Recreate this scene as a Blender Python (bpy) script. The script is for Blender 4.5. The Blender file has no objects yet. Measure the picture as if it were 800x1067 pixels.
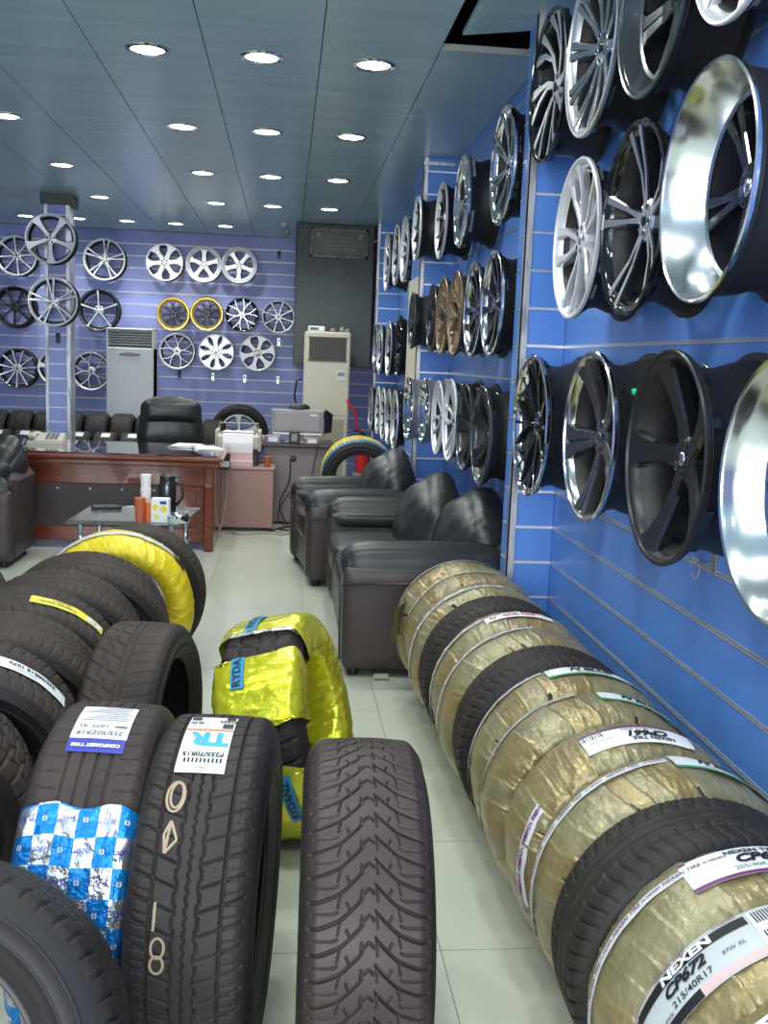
import bpy, math, random
import numpy as np
from mathutils import Matrix, Vector
PI = math.pi
S = bpy.context.scene
COL = S.collection

# ------------------------------------------------------------------ camera
f_px, pitch, yaw, roll = 1052.4, math.radians(8.438), math.radians(5.802), math.radians(-2.2526)
cy, sy, cp, sp = math.cos(yaw), math.sin(yaw), math.cos(pitch), math.sin(pitch)
Fv = Vector((sy * cp, cy * cp, -sp)); R0 = Vector((cy, -sy, 0)); D0 = Fv.cross(R0)
Rv = R0 * math.cos(roll) + D0 * math.sin(roll); Dv = -R0 * math.sin(roll) + D0 * math.cos(roll)
cam_d = bpy.data.cameras.new('camera'); cam = bpy.data.objects.new('camera', cam_d); COL.objects.link(cam)
M = Matrix.Identity(4)
for i in range(3):
    M[i][0] = Rv[i]; M[i][1] = -Dv[i]; M[i][2] = -Fv[i]
M[0][3], M[1][3], M[2][3] = 0, 0, 1.5
cam.matrix_world = M
cam_d.sensor_fit = 'VERTICAL'; cam_d.sensor_height = 36; cam_d.lens = 36 * f_px / 1067
cam_d.clip_start = 0.05; cam_d.clip_end = 60
S.camera = cam
# ------------------------------------------------------------------ world, daylight from the shop front, exposure
W = bpy.data.worlds.new('world'); S.world = W; W.use_nodes = True
W.node_tree.nodes['Background'].inputs[0].default_value = (.82, .9, 1, 1)
W.node_tree.nodes['Background'].inputs[1].default_value = 1.0
def area(name, loc, rot, sx, sy_, power, color=(1, 1, 1)):
    d = bpy.data.lights.new(name, 'AREA'); d.shape = 'RECTANGLE'; d.size = sx; d.size_y = sy_; d.energy = power; d.color = color
    o = bpy.data.objects.new(name, d); COL.objects.link(o); o.location = loc; o.rotation_euler = rot
    return o
area('shopfront_daylight', (-1.2, -2.9, 1.75), (math.radians(90), 0, 0), 5.0, 2.2, 210, (.93, .97, 1))
LAMP_W = 26
V = S.view_settings
S.display_settings.display_device = 'sRGB'
V.view_transform = 'Standard'; V.look = 'None'; V.gamma = 1; V.use_curve_mapping = False; V.exposure = 0.56

# ------------------------------------------------------------------ materials
MATS = {}
def mat(name, col, rough=.5, metal=0., spec=.5, emis=None, es=0, coat=0., bump=None, var=None, alpha=None, trans=0., ior=1.45):
    if name in MATS: return MATS[name]
    m = bpy.data.materials.new(name); m.use_nodes = True; nt = m.node_tree; b = nt.nodes['Principled BSDF']
    b.inputs['Base Color'].default_value = (*col, 1); b.inputs['Roughness'].default_value = rough
    b.inputs['Metallic'].default_value = metal; b.inputs['Specular IOR Level'].default_value = spec
    b.inputs['Coat Weight'].default_value = coat; b.inputs['Transmission Weight'].default_value = trans; b.inputs['IOR'].default_value = ior
    if emis: b.inputs['Emission Color'].default_value = (*emis, 1); b.inputs['Emission Strength'].default_value = es
    tc = nt.nodes.new('ShaderNodeTexCoord')
    def noise(scale, sc3, detail=3):
        mp = nt.nodes.new('ShaderNodeMapping'); mp.inputs['Scale'].default_value = sc3
        nt.links.new(tc.outputs['Object'], mp.inputs[0])
        n = nt.nodes.new('ShaderNodeTexNoise'); n.inputs['Scale'].default_value = scale; n.inputs['Detail'].default_value = detail
        nt.links.new(mp.outputs[0], n.inputs['Vector']); return n
    if bump:      # (scale, strength, distance, stretch)
        n = noise(bump[0], bump[3] if len(bump) > 3 else (1, 1, 1), 4)
        bp = nt.nodes.new('ShaderNodeBump'); bp.inputs['Strength'].default_value = bump[1]; bp.inputs['Distance'].default_value = bump[2]
        nt.links.new(n.outputs['Fac'], bp.inputs['Height']); nt.links.new(bp.outputs[0], b.inputs['Normal'])
    if var:       # (scale, colour2, stretch, lo, hi)
        n = noise(var[0], var[2])
        r = nt.nodes.new('ShaderNodeValToRGB'); r.color_ramp.elements[0].position = var[3]; r.color_ramp.elements[1].position = var[4]
        r.color_ramp.elements[0].color = (*col, 1); r.color_ramp.elements[1].color = (*var[1], 1)
        nt.links.new(n.outputs['Fac'], r.inputs[0]); nt.links.new(r.outputs[0], b.inputs['Base Color'])
    MATS[name] = m
    return m
blue = mat('blue_panel', (.10, .25, .65), .32, spec=.5, var=(3, (.11, .265, .68), (1, 1, .3), .3, .7))
blue_haze = mat('blue_haze_panel', (.29, .33, .68), .45, var=(2, (.32, .36, .71), (1, 1, .5), .3, .7))  # panel blue paled towards lavender: glare haze put into the colour
slat_metal = mat('slat_metal', (.75, .75, .76), .35, .7)
slat_back = mat('slat_back_metal', (.8, .8, .85), .5, .2)
strip_metal = mat('corner_metal', (.55, .56, .58), .4, .8, var=(30, (.3, .3, .32), (1, 1, .2), .45, .65))
ceil_m = mat('ceiling_panel', (.34, .49, .56), .24, .10, spec=.6, var=(2.2, (.40, .55, .62), (.5, 6, 1), .35, .7), bump=(3, .08, .01, (.4, 4, 1)))
dark_void = mat('dark_void', (.012, .013, .015), .9)
tile_m = mat('floor_tile', (.49, .51, .42), .16, spec=.5, var=(1.2, (.54, .55, .46), (1, 1, 1), .3, .7))
grout_m = mat('grout', (.26, .26, .22), .8)
white_wall = mat('white_wall', (.55, .57, .58), .7)
rubber = mat('rubber', (.022, .018, .016), .58, spec=.32, bump=(260, .25, .001), var=(14, (.033, .027, .024), (1, 1, 1), .35, .7))
rubber_side = mat('rubber_sidewall', (.022, .019, .018), .55, spec=.35)
rubber_dust = mat('rubber_dusty', (.034, .026, .022), .7, spec=.35, bump=(220, .3, .001), var=(9, (.052, .040, .034), (1, 1, 1), .35, .7))
rubber_old = mat('rubber_worn', (.034, .022, .019), .5, spec=.45, bump=(120, .3, .001), var=(6, (.056, .038, .033), (1, 1, 1), .4, .7))
gold_wrap = mat('gold_film', (.29, .22, .095), .3, .4, spec=.6, bump=(70, .7, .004, (1, 1, 1)), var=(14, (.37, .30, .155), (1, 1, 1), .3, .7))
olive_wrap = mat('olive_film', (.225, .195, .10), .3, .25, spec=.6, bump=(80, .7, .004), var=(12, (.32, .28, .16), (1, 1, 1), .3, .7))
yellow_wrap = mat('yellow_film', (.72, .56, .02), .38, .1, spec=.5, bump=(28, .35, .006), var=(6, (.85, .70, .06), (1, 1, 1), .4, .7))
lime_foil = mat('lime_foil', (.62, .60, .02), .22, .55, spec=.6, bump=(24, .6, .008), var=(5, (.78, .74, .06), (1, 1, 1), .4, .65))
silver_foil = mat('silver_foil', (.62, .62, .64), .24, .85, bump=(38, .9, .012))
blue_foil = mat('blue_foil', (.01, .22, .60), .25, .5, bump=(38, .9, .012))
clear_tape = mat('pale_tape', (.62, .63, .62), .35, bump=(60, .3, .003))
label_white = mat('label_white', (.80, .80, .80), .4)
label_grey = mat('label_grey', (.52, .55, .55), .4)
ink = mat('ink_black', (.015, .015, .018), .5)
ink_grey = mat('ink_grey', (.12, .12, .13), .5)
ink_purple = mat('ink_purple', (.16, .03, .14), .5)
ink_green = mat('ink_green', (.03, .38, .14), .5)
ink_blue = mat('ink_blue', (.03, .04, .30), .5)
ink_cyan = mat('ink_cyan', (.02, .35, .75), .5)
ink_red = mat('ink_red', (.6, .03, .05), .5)
ink_orange = mat('ink_orange', (.8, .2, .06), .5)
ink_pink = mat('ink_pink', (.75, .45, .42), .5)
label_yellow = mat('label_yellow', (.85, .72, .03), .4)
tag_blue = mat('tag_blue', (.03, .25, .48), .4)
chalk = mat('chalk', (.36, .27, .18), .9)
chrome = mat('chrome', (.82, .83, .84), .07, 1)
polished = mat('polished_alloy', (.74, .76, .77), .18, 1)
machined = mat('machined_alloy', (.78, .79, .80), .32, .9)
silver = mat('silver_paint', (.50, .51, .52), .3, .75, coat=.4)
white_sil = mat('bright_silver_paint', (.72, .73, .75), .38, .35, coat=.3)
gloss_black = mat('gloss_black', (.008, .008, .009), .08, spec=.6, coat=.5)
matte_black = mat('matte_black', (.018, .018, .019), .35, .2)
gunmetal = mat('gunmetal', (.10, .11, .115), .25, .7, coat=.3)
bronze = mat('bronze_paint', (.26, .19, .12), .35, .6)
goldlip = mat('gold_lip', (.68, .50, .16), .22, .9)
barrel_black = mat('barrel_black', (.014, .013, .013), .5, .1)
barrel_grey = mat('barrel_grey', (.03, .03, .031), .35, .5)
steel = mat('steel', (.5, .5, .5), .3, .9)
leather = mat('black_leather', (.020, .022, .022), .36, spec=.55, bump=(420, .25, .001))
leather_side = mat('leather_brown_side', (.050, .036, .036), .42, spec=.5, bump=(420, .25, .001))
mahog = mat('mahogany', (.20, .045, .02), .22, coat=.4, var=(7, (.11, .02, .01), (1, 6, 6), .3, .75))
mahog_top = mat('desk_glass_top', (.06, .035, .04), .04, spec=.8, coat=1)
desk_dark = mat('desk_dark_panel', (.05, .035, .035), .5, var=(5, (.07, .05, .048), (1, 1, 1), .3, .7))
pinkbrown = mat('pink_brown_laminate', (.36, .21, .18), .4)
greylam = mat('grey_laminate', (.26, .21, .22), .5)
ac_white = mat('ac_white', (.62, .66, .66), .4)
ac_cream = mat('ac_cream', (.58, .53, .42), .45)
black_plastic = mat('black_plastic', (.015, .015, .017), .4)
grey_plastic = mat('grey_plastic', (.26, .24, .25), .45)
beige_plastic = mat('beige_plastic', (.55, .50, .42), .45)
paper = mat('paper', (.80, .74, .75), .7)
paper_pink = mat('paper_pink', (.72, .50, .50), .7)
col_dark = mat('column_greygreen', (.065, .075, .072), .6, var=(1.2, (.09, .10, .096), (1, 1, 1), .3, .7))
frame_dark = mat('plaque_frame', (.11, .09, .07), .5, var=(25, (.2, .17, .13), (1, 1, 1), .4, .6))
plaque_m = mat('plaque_face', (.10, .115, .10), .5)
plaque_txt = mat('plaque_lettering', (.35, .34, .28), .5)
cream_board = mat('cream_board', (.62, .56, .42), .6)
glass = mat('glass', (.75, .88, .86), .02, trans=.9, spec=.6)
paper_cup = mat('cup_white', (.82, .82, .80), .5)
red_m = mat('red_paint', (.55, .02, .02), .35)
rust_red = mat('cup_red', (.55, .13, .06), .5)
wood = mat('raw_wood', (.42, .22, .10), .6, var=(6, (.30, .15, .07), (8, 1, 8), .3, .7))
yellow_ink = mat('yellow_print', (.85, .7, .03), .5)
green_cap = mat('green_plastic', (.02, .5, .2), .4)
wire_dark = mat('wire_dark', (.02, .02, .02), .6)
wire_pale = mat('wire_pale', (.42, .38, .32), .6)
lamp_glow = mat('lamp_glow', (1, 1, 1), .5, emis=(.96, 1, .98), es=9)

# ------------------------------------------------------------------ helpers
def mk(name, verts, faces, mats, parent=None, fm=None, smooth=False, loc=None):
    me = bpy.data.meshes.new(name)
    if isinstance(verts, np.ndarray): verts = verts.tolist()
    me.from_pydata(verts, [], faces)
    if not isinstance(mats, (list, tuple)): mats = [mats]
    for m in mats: me.materials.append(m)
    if fm is not None: me.polygons.foreach_set('material_index', list(fm))
    if smooth: me.polygons.foreach_set('use_smooth', [True] * len(me.polygons))
    me.update()
    o = bpy.data.objects.new(name, me); COL.objects.link(o)
    if parent: o.parent = parent
    if loc: o.location = loc
    return o
def empty(name, loc=(0, 0, 0), rot=(0, 0, 0)):
    o = bpy.data.objects.new(name, None); COL.objects.link(o); o.location = loc; o.rotation_euler = rot; o.empty_display_size = .05
    return o
def tag(o, label=None, cat=None, group=None, kind=None):
    if label: o['label'] = label
    if cat: o['category'] = cat
    if group: o['group'] = group
    if kind: o['kind'] = kind
    return o
def copy_tree(o, parent=None):
    c = o.copy(); COL.objects.link(c)
    if parent: c.parent = parent
    for ch in o.children: copy_tree(ch, c)
    return c
class MB:
    """collects shapes into one mesh"""
    def __init__(s): s.v = []; s.f = []; s.m = []
    def add(s, v, f, m=0, T=None):
        n = len(s.v)
        s.v += [tuple(T @ Vector(p)) if T is not None else tuple(p) for p in v]
        s.f += [tuple(i + n for i in q) for q in f]; s.m += [m] * len(f) if isinstance(m, int) else list(m); return s
    def box(s, x0, x1, y0, y1, z0, z1, m=0, T=None, b=0):
        if b > 0:
            b = min(b, (x1 - x0) * .45, (y1 - y0) * .45, (z1 - z0) * .45)
            vs = []; idx = {}
            xs, ys, zs = (x0, x0 + b, x1 - b, x1), (y0, y0 + b, y1 - b, y1), (z0, z0 + b, z1 - b, z1)
            for ax in range(3):
                for sd in (0, 3):
                    for p in (1, 2):
                        for q in (1, 2):
                            k = [0, 0, 0]; k[ax] = sd; k[(ax + 1) % 3] = p; k[(ax + 2) % 3] = q
                            idx[tuple(k)] = len(vs); vs.append((xs[k[0]], ys[k[1]], zs[k[2]]))
            fs = []
            for ax in range(3):
                a1, a2 = (ax + 1) % 3, (ax + 2) % 3
                for sd in (0, 3):
                    def g(p, q): k = [0, 0, 0]; k[ax] = sd; k[a1] = p; k[a2] = q; return idx[tuple(k)]
                    q = [g(1, 1), g(2, 1), g(2, 2), g(1, 2)]
                    fs.append(q if sd == 3 else q[::-1])
                # edges along ax
                for s1, p1 in ((0, 1), (3, 2)):
                    for s2, p2 in ((0, 1), (3, 2)):
                        def h(t, u): k = [0, 0, 0]; k[ax] = t; k[a1] = s1 if u == 0 else p1; k[a2] = p2 if u == 0 else s2; return idx[tuple(k)]
                        q = [h(1, 0), h(2, 0), h(2, 1), h(1, 1)]
                        fs.append(q[::-1] if (s1 == 3) == (s2 == 3) else q)
            for i in ((0, 1), (3, 2)):
                for j in ((0, 1), (3, 2)):
                    for k in ((0, 1), (3, 2)):
                        q = [idx[(i[0], j[1], k[1])], idx[(i[1], j[0], k[1])], idx[(i[1], j[1], k[0])]]
                        pos = (i[0] == 3) + (j[0] == 3) + (k[0] == 3)
                        fs.append(q if pos % 2 else q[::-1])
            return s.add(vs, fs, m, T)
        v = [(x, y, z) for x in (x0, x1) for y in (y0, y1) for z in (z0, z1)]
        f = [(0, 1, 3, 2), (4, 6, 7, 5), (0, 4, 5, 1), (2, 3, 7, 6), (0, 2, 6, 4), (1, 5, 7, 3)]
        return s.add(v, f, m, T)
    def lathe(s, prof, n=32, m=0, T=None, closed=False):
        """prof (r,z) about local z"""
        v = []; f = []; k = len(prof)
        for i in range(n):
            a = 2 * PI * i / n
            for r, z in prof: v.append((r * math.cos(a), r * math.sin(a), z))
        mm = []
        for i in range(n):
            j = (i + 1) % n
            for q in range(k if closed else k - 1):
                q2 = (q + 1) % k
                f.append((i * k + q, j * k + q, j * k + q2, i * k + q2)); mm.append(m[q] if isinstance(m, (list, tuple)) else m)
        return s.add(v, f, mm, T)
    def tube(s, pts, r, n=8, m=0, T=None):
        pts = [Vector(p) for p in pts]; v = []; f = []
        rr = r if isinstance(r, (list, tuple)) else [r] * len(pts)
        up = None
        for i, p in enumerate(pts):
            t = (pts[min(i + 1, len(pts) - 1)] - pts[max(i - 1, 0)]).normalized()
            if up is None: up = t.orthogonal().normalized()
            up = (up - t * up.dot(t)).normalized(); b = t.cross(up)
            for q in range(n):
                a = 2 * PI * q / n; v.append(tuple(p + (up * math.cos(a) + b * math.sin(a)) * rr[i]))
        for i in range(len(pts) - 1):
            for q in range(n): f.append((i * n + q, i * n + (q + 1) % n, (i + 1) * n + (q + 1) % n, (i + 1) * n + q))
        f.append(tuple(range(n))[::-1]); f.append(tuple((len(pts) - 1) * n + q for q in range(n)))
        return s.add(v, f, m, T)
    def build(s, name, mats, parent=None, smooth=False, loc=None):
        o = mk(name, s.v, s.f, mats, parent, s.m, smooth, loc)
        return o
def shade_auto(o, ang=35):
    me = o.data
    me.polygons.foreach_set('use_smooth', [True] * len(me.polygons))
    me.set_sharp_from_angle(angle=math.radians(ang)); return o
def grid_faces(nu, nv, cu, cv):
    u = np.arange(nu if cu else nu - 1); v = np.arange(nv if cv else nv - 1)
    U, Vv = np.meshgrid(u, v, indexing='ij'); U2 = (U + 1) % nu; V2 = (Vv + 1) % nv
    return np.stack([U * nv + Vv, U2 * nv + Vv, U2 * nv + V2, U * nv + V2], -1).reshape(-1, 4)
def gridmesh(name, P, mats, cu=False, cv=False, parent=None, fm=None, smooth=True, flip=False):
    nu, nv = P.shape[:2]; F = grid_faces(nu, nv, cu, cv)
    if flip: F = F[:, ::-1]
    me = bpy.data.meshes.new(name); n = len(F)
    me.vertices.add(nu * nv); me.vertices.foreach_set('co', P.reshape(-1).astype(np.float32))
    me.loops.add(n * 4); me.loops.foreach_set('vertex_index', np.ascontiguousarray(F).reshape(-1).astype(np.int32))
    me.polygons.add(n); me.polygons.foreach_set('loop_start', (np.arange(n) * 4).astype(np.int32))
    for m in (mats if isinstance(mats, (list, tuple)) else [mats]): me.materials.append(m)
    if fm is not None: me.polygons.foreach_set('material_index', np.asarray(fm).reshape(-1).astype(np.int32))
    me.update(calc_edges=True); me.validate()
    me.polygons.foreach_set('use_smooth', [smooth] * len(me.polygons))
    o = bpy.data.objects.new(name, me); COL.objects.link(o)
    if parent: o.parent = parent
    return o
def crinkle(A, B, seed, amp=.003, scale=30, n=9):
    """ridged folds on (A,B) in metres"""
    rs = np.random.RandomState(seed); out = np.zeros_like(A)
    for i in range(n):
        a = rs.rand() * PI; k = scale * (0.5 + 1.8 * rs.rand()); ph = rs.rand() * 6
        d = (A * math.cos(a) + B * math.sin(a)) * k + ph + .8 * np.sin(A * k * .6 + ph * 2) + .7 * np.sin(B * k * .8 + ph)
        out += (1 - np.abs(np.sin(d))) ** 3 * (.4 + rs.rand())
    return out / n * amp * 3
def rbox(dx, dy, dz, r, n=10, puff=0., fold=None):
    """soft rounded cushion centred at origin; returns verts, faces"""
    vs = {}; V_ = []; F_ = []
    h = (dx / 2, dy / 2, dz / 2)
    def vid(p):
        k = (round(p[0], 5), round(p[1], 5), round(p[2], 5))
        if k in vs: return vs[k]
        q = [p[i] * h[i] for i in range(3)]
        c = [max(-h[i] + r, min(h[i] - r, q[i])) if h[i] > r else 0 for i in range(3)]
        d = Vector([q[i] - c[i] for i in range(3)])
        if d.length > 0: d = d.normalized() * r
        P = Vector(c) + d
        if puff:
            for ax in range(3):
                a, b = (ax + 1) % 3, (ax + 2) % 3
                w = (1 - p[a] ** 2) * (1 - p[b] ** 2)
                if abs(p[ax]) > .5: P[ax] += math.copysign(puff * w * abs(p[ax]), p[ax])
        if fold: P = fold(P, p)
        vs[k] = len(V_); V_.append(tuple(P)); return vs[k]
    # denser sampling near the edges
    t = [math.sin(-PI / 2 + PI * i / n) for i in range(n + 1)]
    for ax in range(3):
        for sd in (-1, 1):
            for i in range(n):
                for j in range(n):
                    q = []
                    for (a, b) in ((i, j), (i + 1, j), (i + 1, j + 1), (i, j + 1)):
                        p = [0, 0, 0]; p[ax] = sd; p[(ax + 1) % 3] = t[a]; p[(ax + 2) % 3] = t[b]; q.append(vid(p))
                    F_.append(tuple(q if sd > 0 else q[::-1]))
    return V_, F_
_tc = {}
def text_mesh(body, size, bold=0., shear=0., align='CENTER', spacing=1.):
    key = (body, size, bold, shear, align, spacing)
    if key in _tc: return _tc[key]
    cu = bpy.data.curves.new('t', 'FONT'); cu.body = body; cu.size = size; cu.offset = bold * size; cu.shear = shear
    cu.align_x = align; cu.align_y = 'CENTER'; cu.resolution_u = 3; cu.space_character = spacing
    o = bpy.data.objects.new('t', cu); COL.objects.link(o)
    dg = bpy.context.evaluated_depsgraph_get(); ev = o.evaluated_get(dg); me = ev.to_mesh()
    v = [(p.co.x, p.co.y) for p in me.vertices]; f = [tuple(p.vertices) for p in me.polygons]
    ev.to_mesh_clear(); bpy.data.objects.remove(o); bpy.data.curves.remove(cu)
    _tc[key] = (v, f); return v, f

# ------------------------------------------------------------------ room shell
CEIL = 3.0; XW = 1.23; YB = 13.1; XL = -6.0; YF = -3.0
def st(o): o['kind'] = 'structure'; return o
# floor tiles
b = MB(); b.add([(XL, YF, -.004), (XW, YF, -.004), (XW, YB, -.004), (XL, YB, -.004)], [(0, 1, 2, 3)], 1)
j = -13
while True:
    y0 = 4.79 + .6 * j; y1 = y0 + .6
    if y0 > YB: break
    j += 1
    if y1 < YF: continue
    xo = .135 if y0 > 4.7 else .435
    for i in range(-12, 4):
        x0 = xo + .6 * i; x1 = x0 + .6
        if x0 > XW or x1 < XL: continue
        a0, a1, c0, c1 = max(x0, XL) + .0017, min(x1, XW) - .0017, max(y0, YF) + .0017, min(y1, YB) - .0017
        b.add([(a0, c0, 0), (a1, c0, 0), (a1, c1, 0), (a0, c1, 0), (a0, c0, -.004), (a1, c0, -.004), (a1, c1, -.004), (a0, c1, -.004)], [(0, 1, 2, 3), (0, 4, 5, 1), (1, 5, 6, 2), (2, 6, 7, 3), (3, 7, 4, 0)], 0)
st(b.build('floor', [tile_m, grout_m]))
# ceiling panels: long metal sheets .57 wide with dark seams, one panel missing and its neighbour slipped
b = MB(); b.box(XL, XW + .1, YF, YB + .1, 3.32, 3.4, 1); b.box(XW, XW + .1, YF, YB + .1, 3.001, 3.32, 1); b.box(XL, XW, YB, YB + .1, 3.001, 3.32, 1)
rows = [YF] + [5.1 + 2.85 * k for k in range(-2, 3)] + [YB]
cols = [.1355 + .57 * k for k in range(-11, 2)] + [XW]
for x0, x1 in zip([XL] + cols[:-1], cols):
    for y0, y1 in zip(rows[:-1], rows[1:]):
        x0_, x1_ = x0 + .0025, x1 - .0025
        if x0 > .69 and abs(y1 - 5.1) < .01:
            T = Matrix.Translation((.0, 0, 0))
            z = 3.0
            v = [(x0 + .055, y0, z), (x1_, y0, z), (x1_, 4.62, z - .012), (x0 + .05, 4.77, z - .03)]
            v += [(p[0], p[1], p[2] + .02) for p in v]
            b.add(v, [(3, 2, 1, 0), (4, 5, 6, 7), (0, 1, 5, 4), (1, 2, 6, 5), (2, 3, 7, 6), (3, 0, 4, 7)], 0); continue
        b.box(x0_, x1_, y0 + .0015, y1 - .0015, 3.0, 3.03, 0)
b.box(.71, XW, 5.092, 5.10, 3.002, 3.02, 3)
ceil = st(b.build('ceiling', [ceil_m, dark_void, steel, wire_pale]))
b = MB(); b.tube([(.82, 4.95, 3.10), (.95, 4.93, 3.07), (1.15, 4.9, 3.10)], .005, 6, 0)
b.build('loose_cable', [wire_pale], ceil)

def slat_wall(name, plane, c, a0, a1, z0, z1, zs, pm, sm, th=.012, sgn=-1, extra=None, proud=.004, thick=.1):
    """slatted panel wall: plane 'x' (wall at x=c) or 'y'; flat panels divided by shallow metal channels at heights zs"""
    m = MB()
    def bx(u0, u1, d0, d1, w0, w1, k):
        if plane == 'x': m.box(min(c + sgn * d0, c + sgn * d1), max(c + sgn * d0, c + sgn * d1), u0, u1, w0, w1, k)
        else: m.box(u0, u1, min(c + sgn * d0, c + sgn * d1), max(c + sgn * d0, c + sgn * d1), w0, w1, k)
    edges = sorted([z for z in zs if z0 < z < z1])
    lo = z0
    for z in edges + [z1 + th]:
        bx(a0, a1, -thick, 0, lo, min(z - th / 2, z1), 0)
        if z <= z1:
            bx(a0, a1, -thick, -.008, z - th / 2, z + th / 2, 1)
            bx(a0, a1, -.008, proud, z - th / 2, z - th / 2 + th * .38, 1)
            bx(a0, a1, -.008, proud * .6, z + th / 2 - th * .22, z + th / 2, 1)
        lo = z + th / 2
    return st(m.build(name, [pm, sm]))
zs_r = [1.597 - .163 * k for k in range(-8, 10)]
zs_b = [2.98 - .1478 * k for k in range(1, 20)]
slat_wall('wall_right', 'x', XW, YF, YB, 0, 3.0, zs_r, blue, slat_metal)
slat_wall('wall_back', 'y', YB, XL, XW, 0, 2.99, zs_b, blue_haze, slat_back, th=.016)
m = MB(); m.box(XL - .1, XL, YF, YB, 0, 3); st(m.build('wall_left', [blue_haze]))
# shop front behind the camera: low sill and posts with an open glazed bay between
m = MB(); m.box(XL, -3.7, YF - .1, YF, 0, 3); m.box(1.0, XW, YF - .1, YF, 0, 3); m.box(-3.7, 1.0, YF - .1, YF, 2.85, 3.0); m.box(-3.7, 1.0, YF - .1, YF, 0, .1)
st(m.build('wall_front', [white_wall]))
# pillars on the right wall
def pillar(x0, y0, y1, side=None):
    m = MB()
    xs = x0 + .006
    edges = zs_r
    prev = 0.
    for z in sorted(zs_r) + [3.0]:
        m.box(xs, XW - .002, y0, y1, prev, z - .006 if z < 3 else 2.998, 0)
        if z < 3: m.box(xs + .004, XW - .002, y0 + .005, y1, z - .006, z + .006, 1); m.box(xs - .003, XW - .002, y0 - .003, y1 , z - .006, z - .001, 1)
        prev = z + .006
    p = st(m.build('pillar', [blue, slat_metal]))
    m = MB(); m.box(x0 - .012, x0 + .022, y0 - .008, y0 - .003, 0.35, 2.998); m.box(x0 - .012, x0 - .006, y0 - .008, y0 + .03, .35, 2.998)
    m.build('corner_strip', [strip_metal], p)
    if side: 
        m = MB(); m.box(x0 - .01, x0 - .001, y0 + .035, y1 - .005, side[0], side[1]); m.build('cream_board', [cream_board], p)
    return p
pillar(1.035, 4.46, 4.66)
pillar(.985, 7.66, 8.3, (1.3, 2.15))
pillar(.975, 11.35, 11.6)
# top metal edge above pillar 2
m = MB(); m.box(.97, 1.2, 7.63, 7.655, 2.94, 2.965); st(m.build('trim_1', [strip_metal]))
# small conduit box on wall above the seam
# freestanding narrow display column at the left
m = MB(); cz = [2.95 - .145 * k for k in range(20)]; prev = 0
for z in sorted(cz) + [3.0]:
    m.box(-2.37, -2.175, 10.5, 10.72, prev, min(z - .007, 2.9), 0)
    if z < 2.9: m.box(-2.368, -2.177, 10.504, 10.72, z - .007, z + .007, 1)
    prev = z + .007
m.box(-2.42, -2.12, 10.44, 10.78, 2.9, 3.0, 2)
lc = st(m.build('pillar', [blue_haze, slat_back, col_dark]))
m = MB(); m.box(-2.39, -2.36, 10.485, 10.497, 0, 2.9); m.box(-2.395, -2.383, 10.497, 10.72, 0, 2.9); m.build('corner_strip', [strip_metal], lc)
m = MB(); m.box(-2.185, -2.155, 10.485, 10.497, 0, 2.9); m.box(-2.162, -2.15, 10.497, 10.72, 0, 2.9); m.build('corner_strip', [strip_metal], lc)
# dark grey-green boxed beam that drops from the ceiling in the far corner
m = MB(); m.box(.085, .955, 11.62, YB - .01, 1.43, 2.998, 0, b=.01); st(m.build('wall_bulkhead', [col_dark]))
# ------------------------------------------------------------------ ceiling lights
def make_light():
    r = empty('ceiling_light')
    m = MB(); m.lathe([(.082, .0), (.088, -.008), (.108, -.006), (.112, .0)], 32); shade_auto(m.build('trim_ring', [chrome], r))
    m = MB(); m.lathe([(.0001, -.006), (.05, -.0055), (.083, -.002)], 32); m.build('diffuser', [lamp_glow], r, True)
    d = bpy.data.lights.new('bulb', 'SPOT'); d.energy = LAMP_W; d.spot_size = math.radians(150); d.spot_blend = .8; d.shadow_soft_size = .07; d.color = (.95, 1, .97)
    o = bpy.data.objects.new('bulb', d); COL.objects.link(o); o.parent = r; o.location = (0, 0, -.03)
    return r
lights = [(-.727, 5.43, 'at far left'), (-.16, 5.43, 'in the middle'), (.41, 5.42, 'at the right')]
rowsL = [(5.43, [-.727, -.16, .41]), (7.14, [-1.867, -.726, -.166, .402]), (8.85, [-1.871, -.73, -.166, .398]), (10.52, [-1.863, -.73, -.17, .398]), (12.3, [-3.014, -2.431, -1.873, -1.316, -.744]),
         (3.72, [-.727, -.16, .41]), (2.0, [-1.87, -.727, -.16, .41]), (.2, [-1.87, -.16, .41])]  # these last three rows are unseen, added to light the room
rown = ['nearest visible row', 'second visible row', 'third row', 'fourth row', 'row closest to the back wall', 'added row overhead before the frame', 'added unseen row above the camera', 'added unseen row behind the camera']
L0 = None
for (y, xs), rn in zip(rowsL, rown):
    for i, x in enumerate(xs):
        o = L0 if L0 is None else None
        if L0 is None: L0 = make_light(); o = L0
        else: o = copy_tree(L0)
        o.location = (x, y, 3.0)
        tag(o, 'round white recessed downlight, number %s from left in the %s' % (['one', 'two', 'three', 'four', 'five'][i], rn), 'ceiling light', 'recessed downlights in the ceiling')
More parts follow.
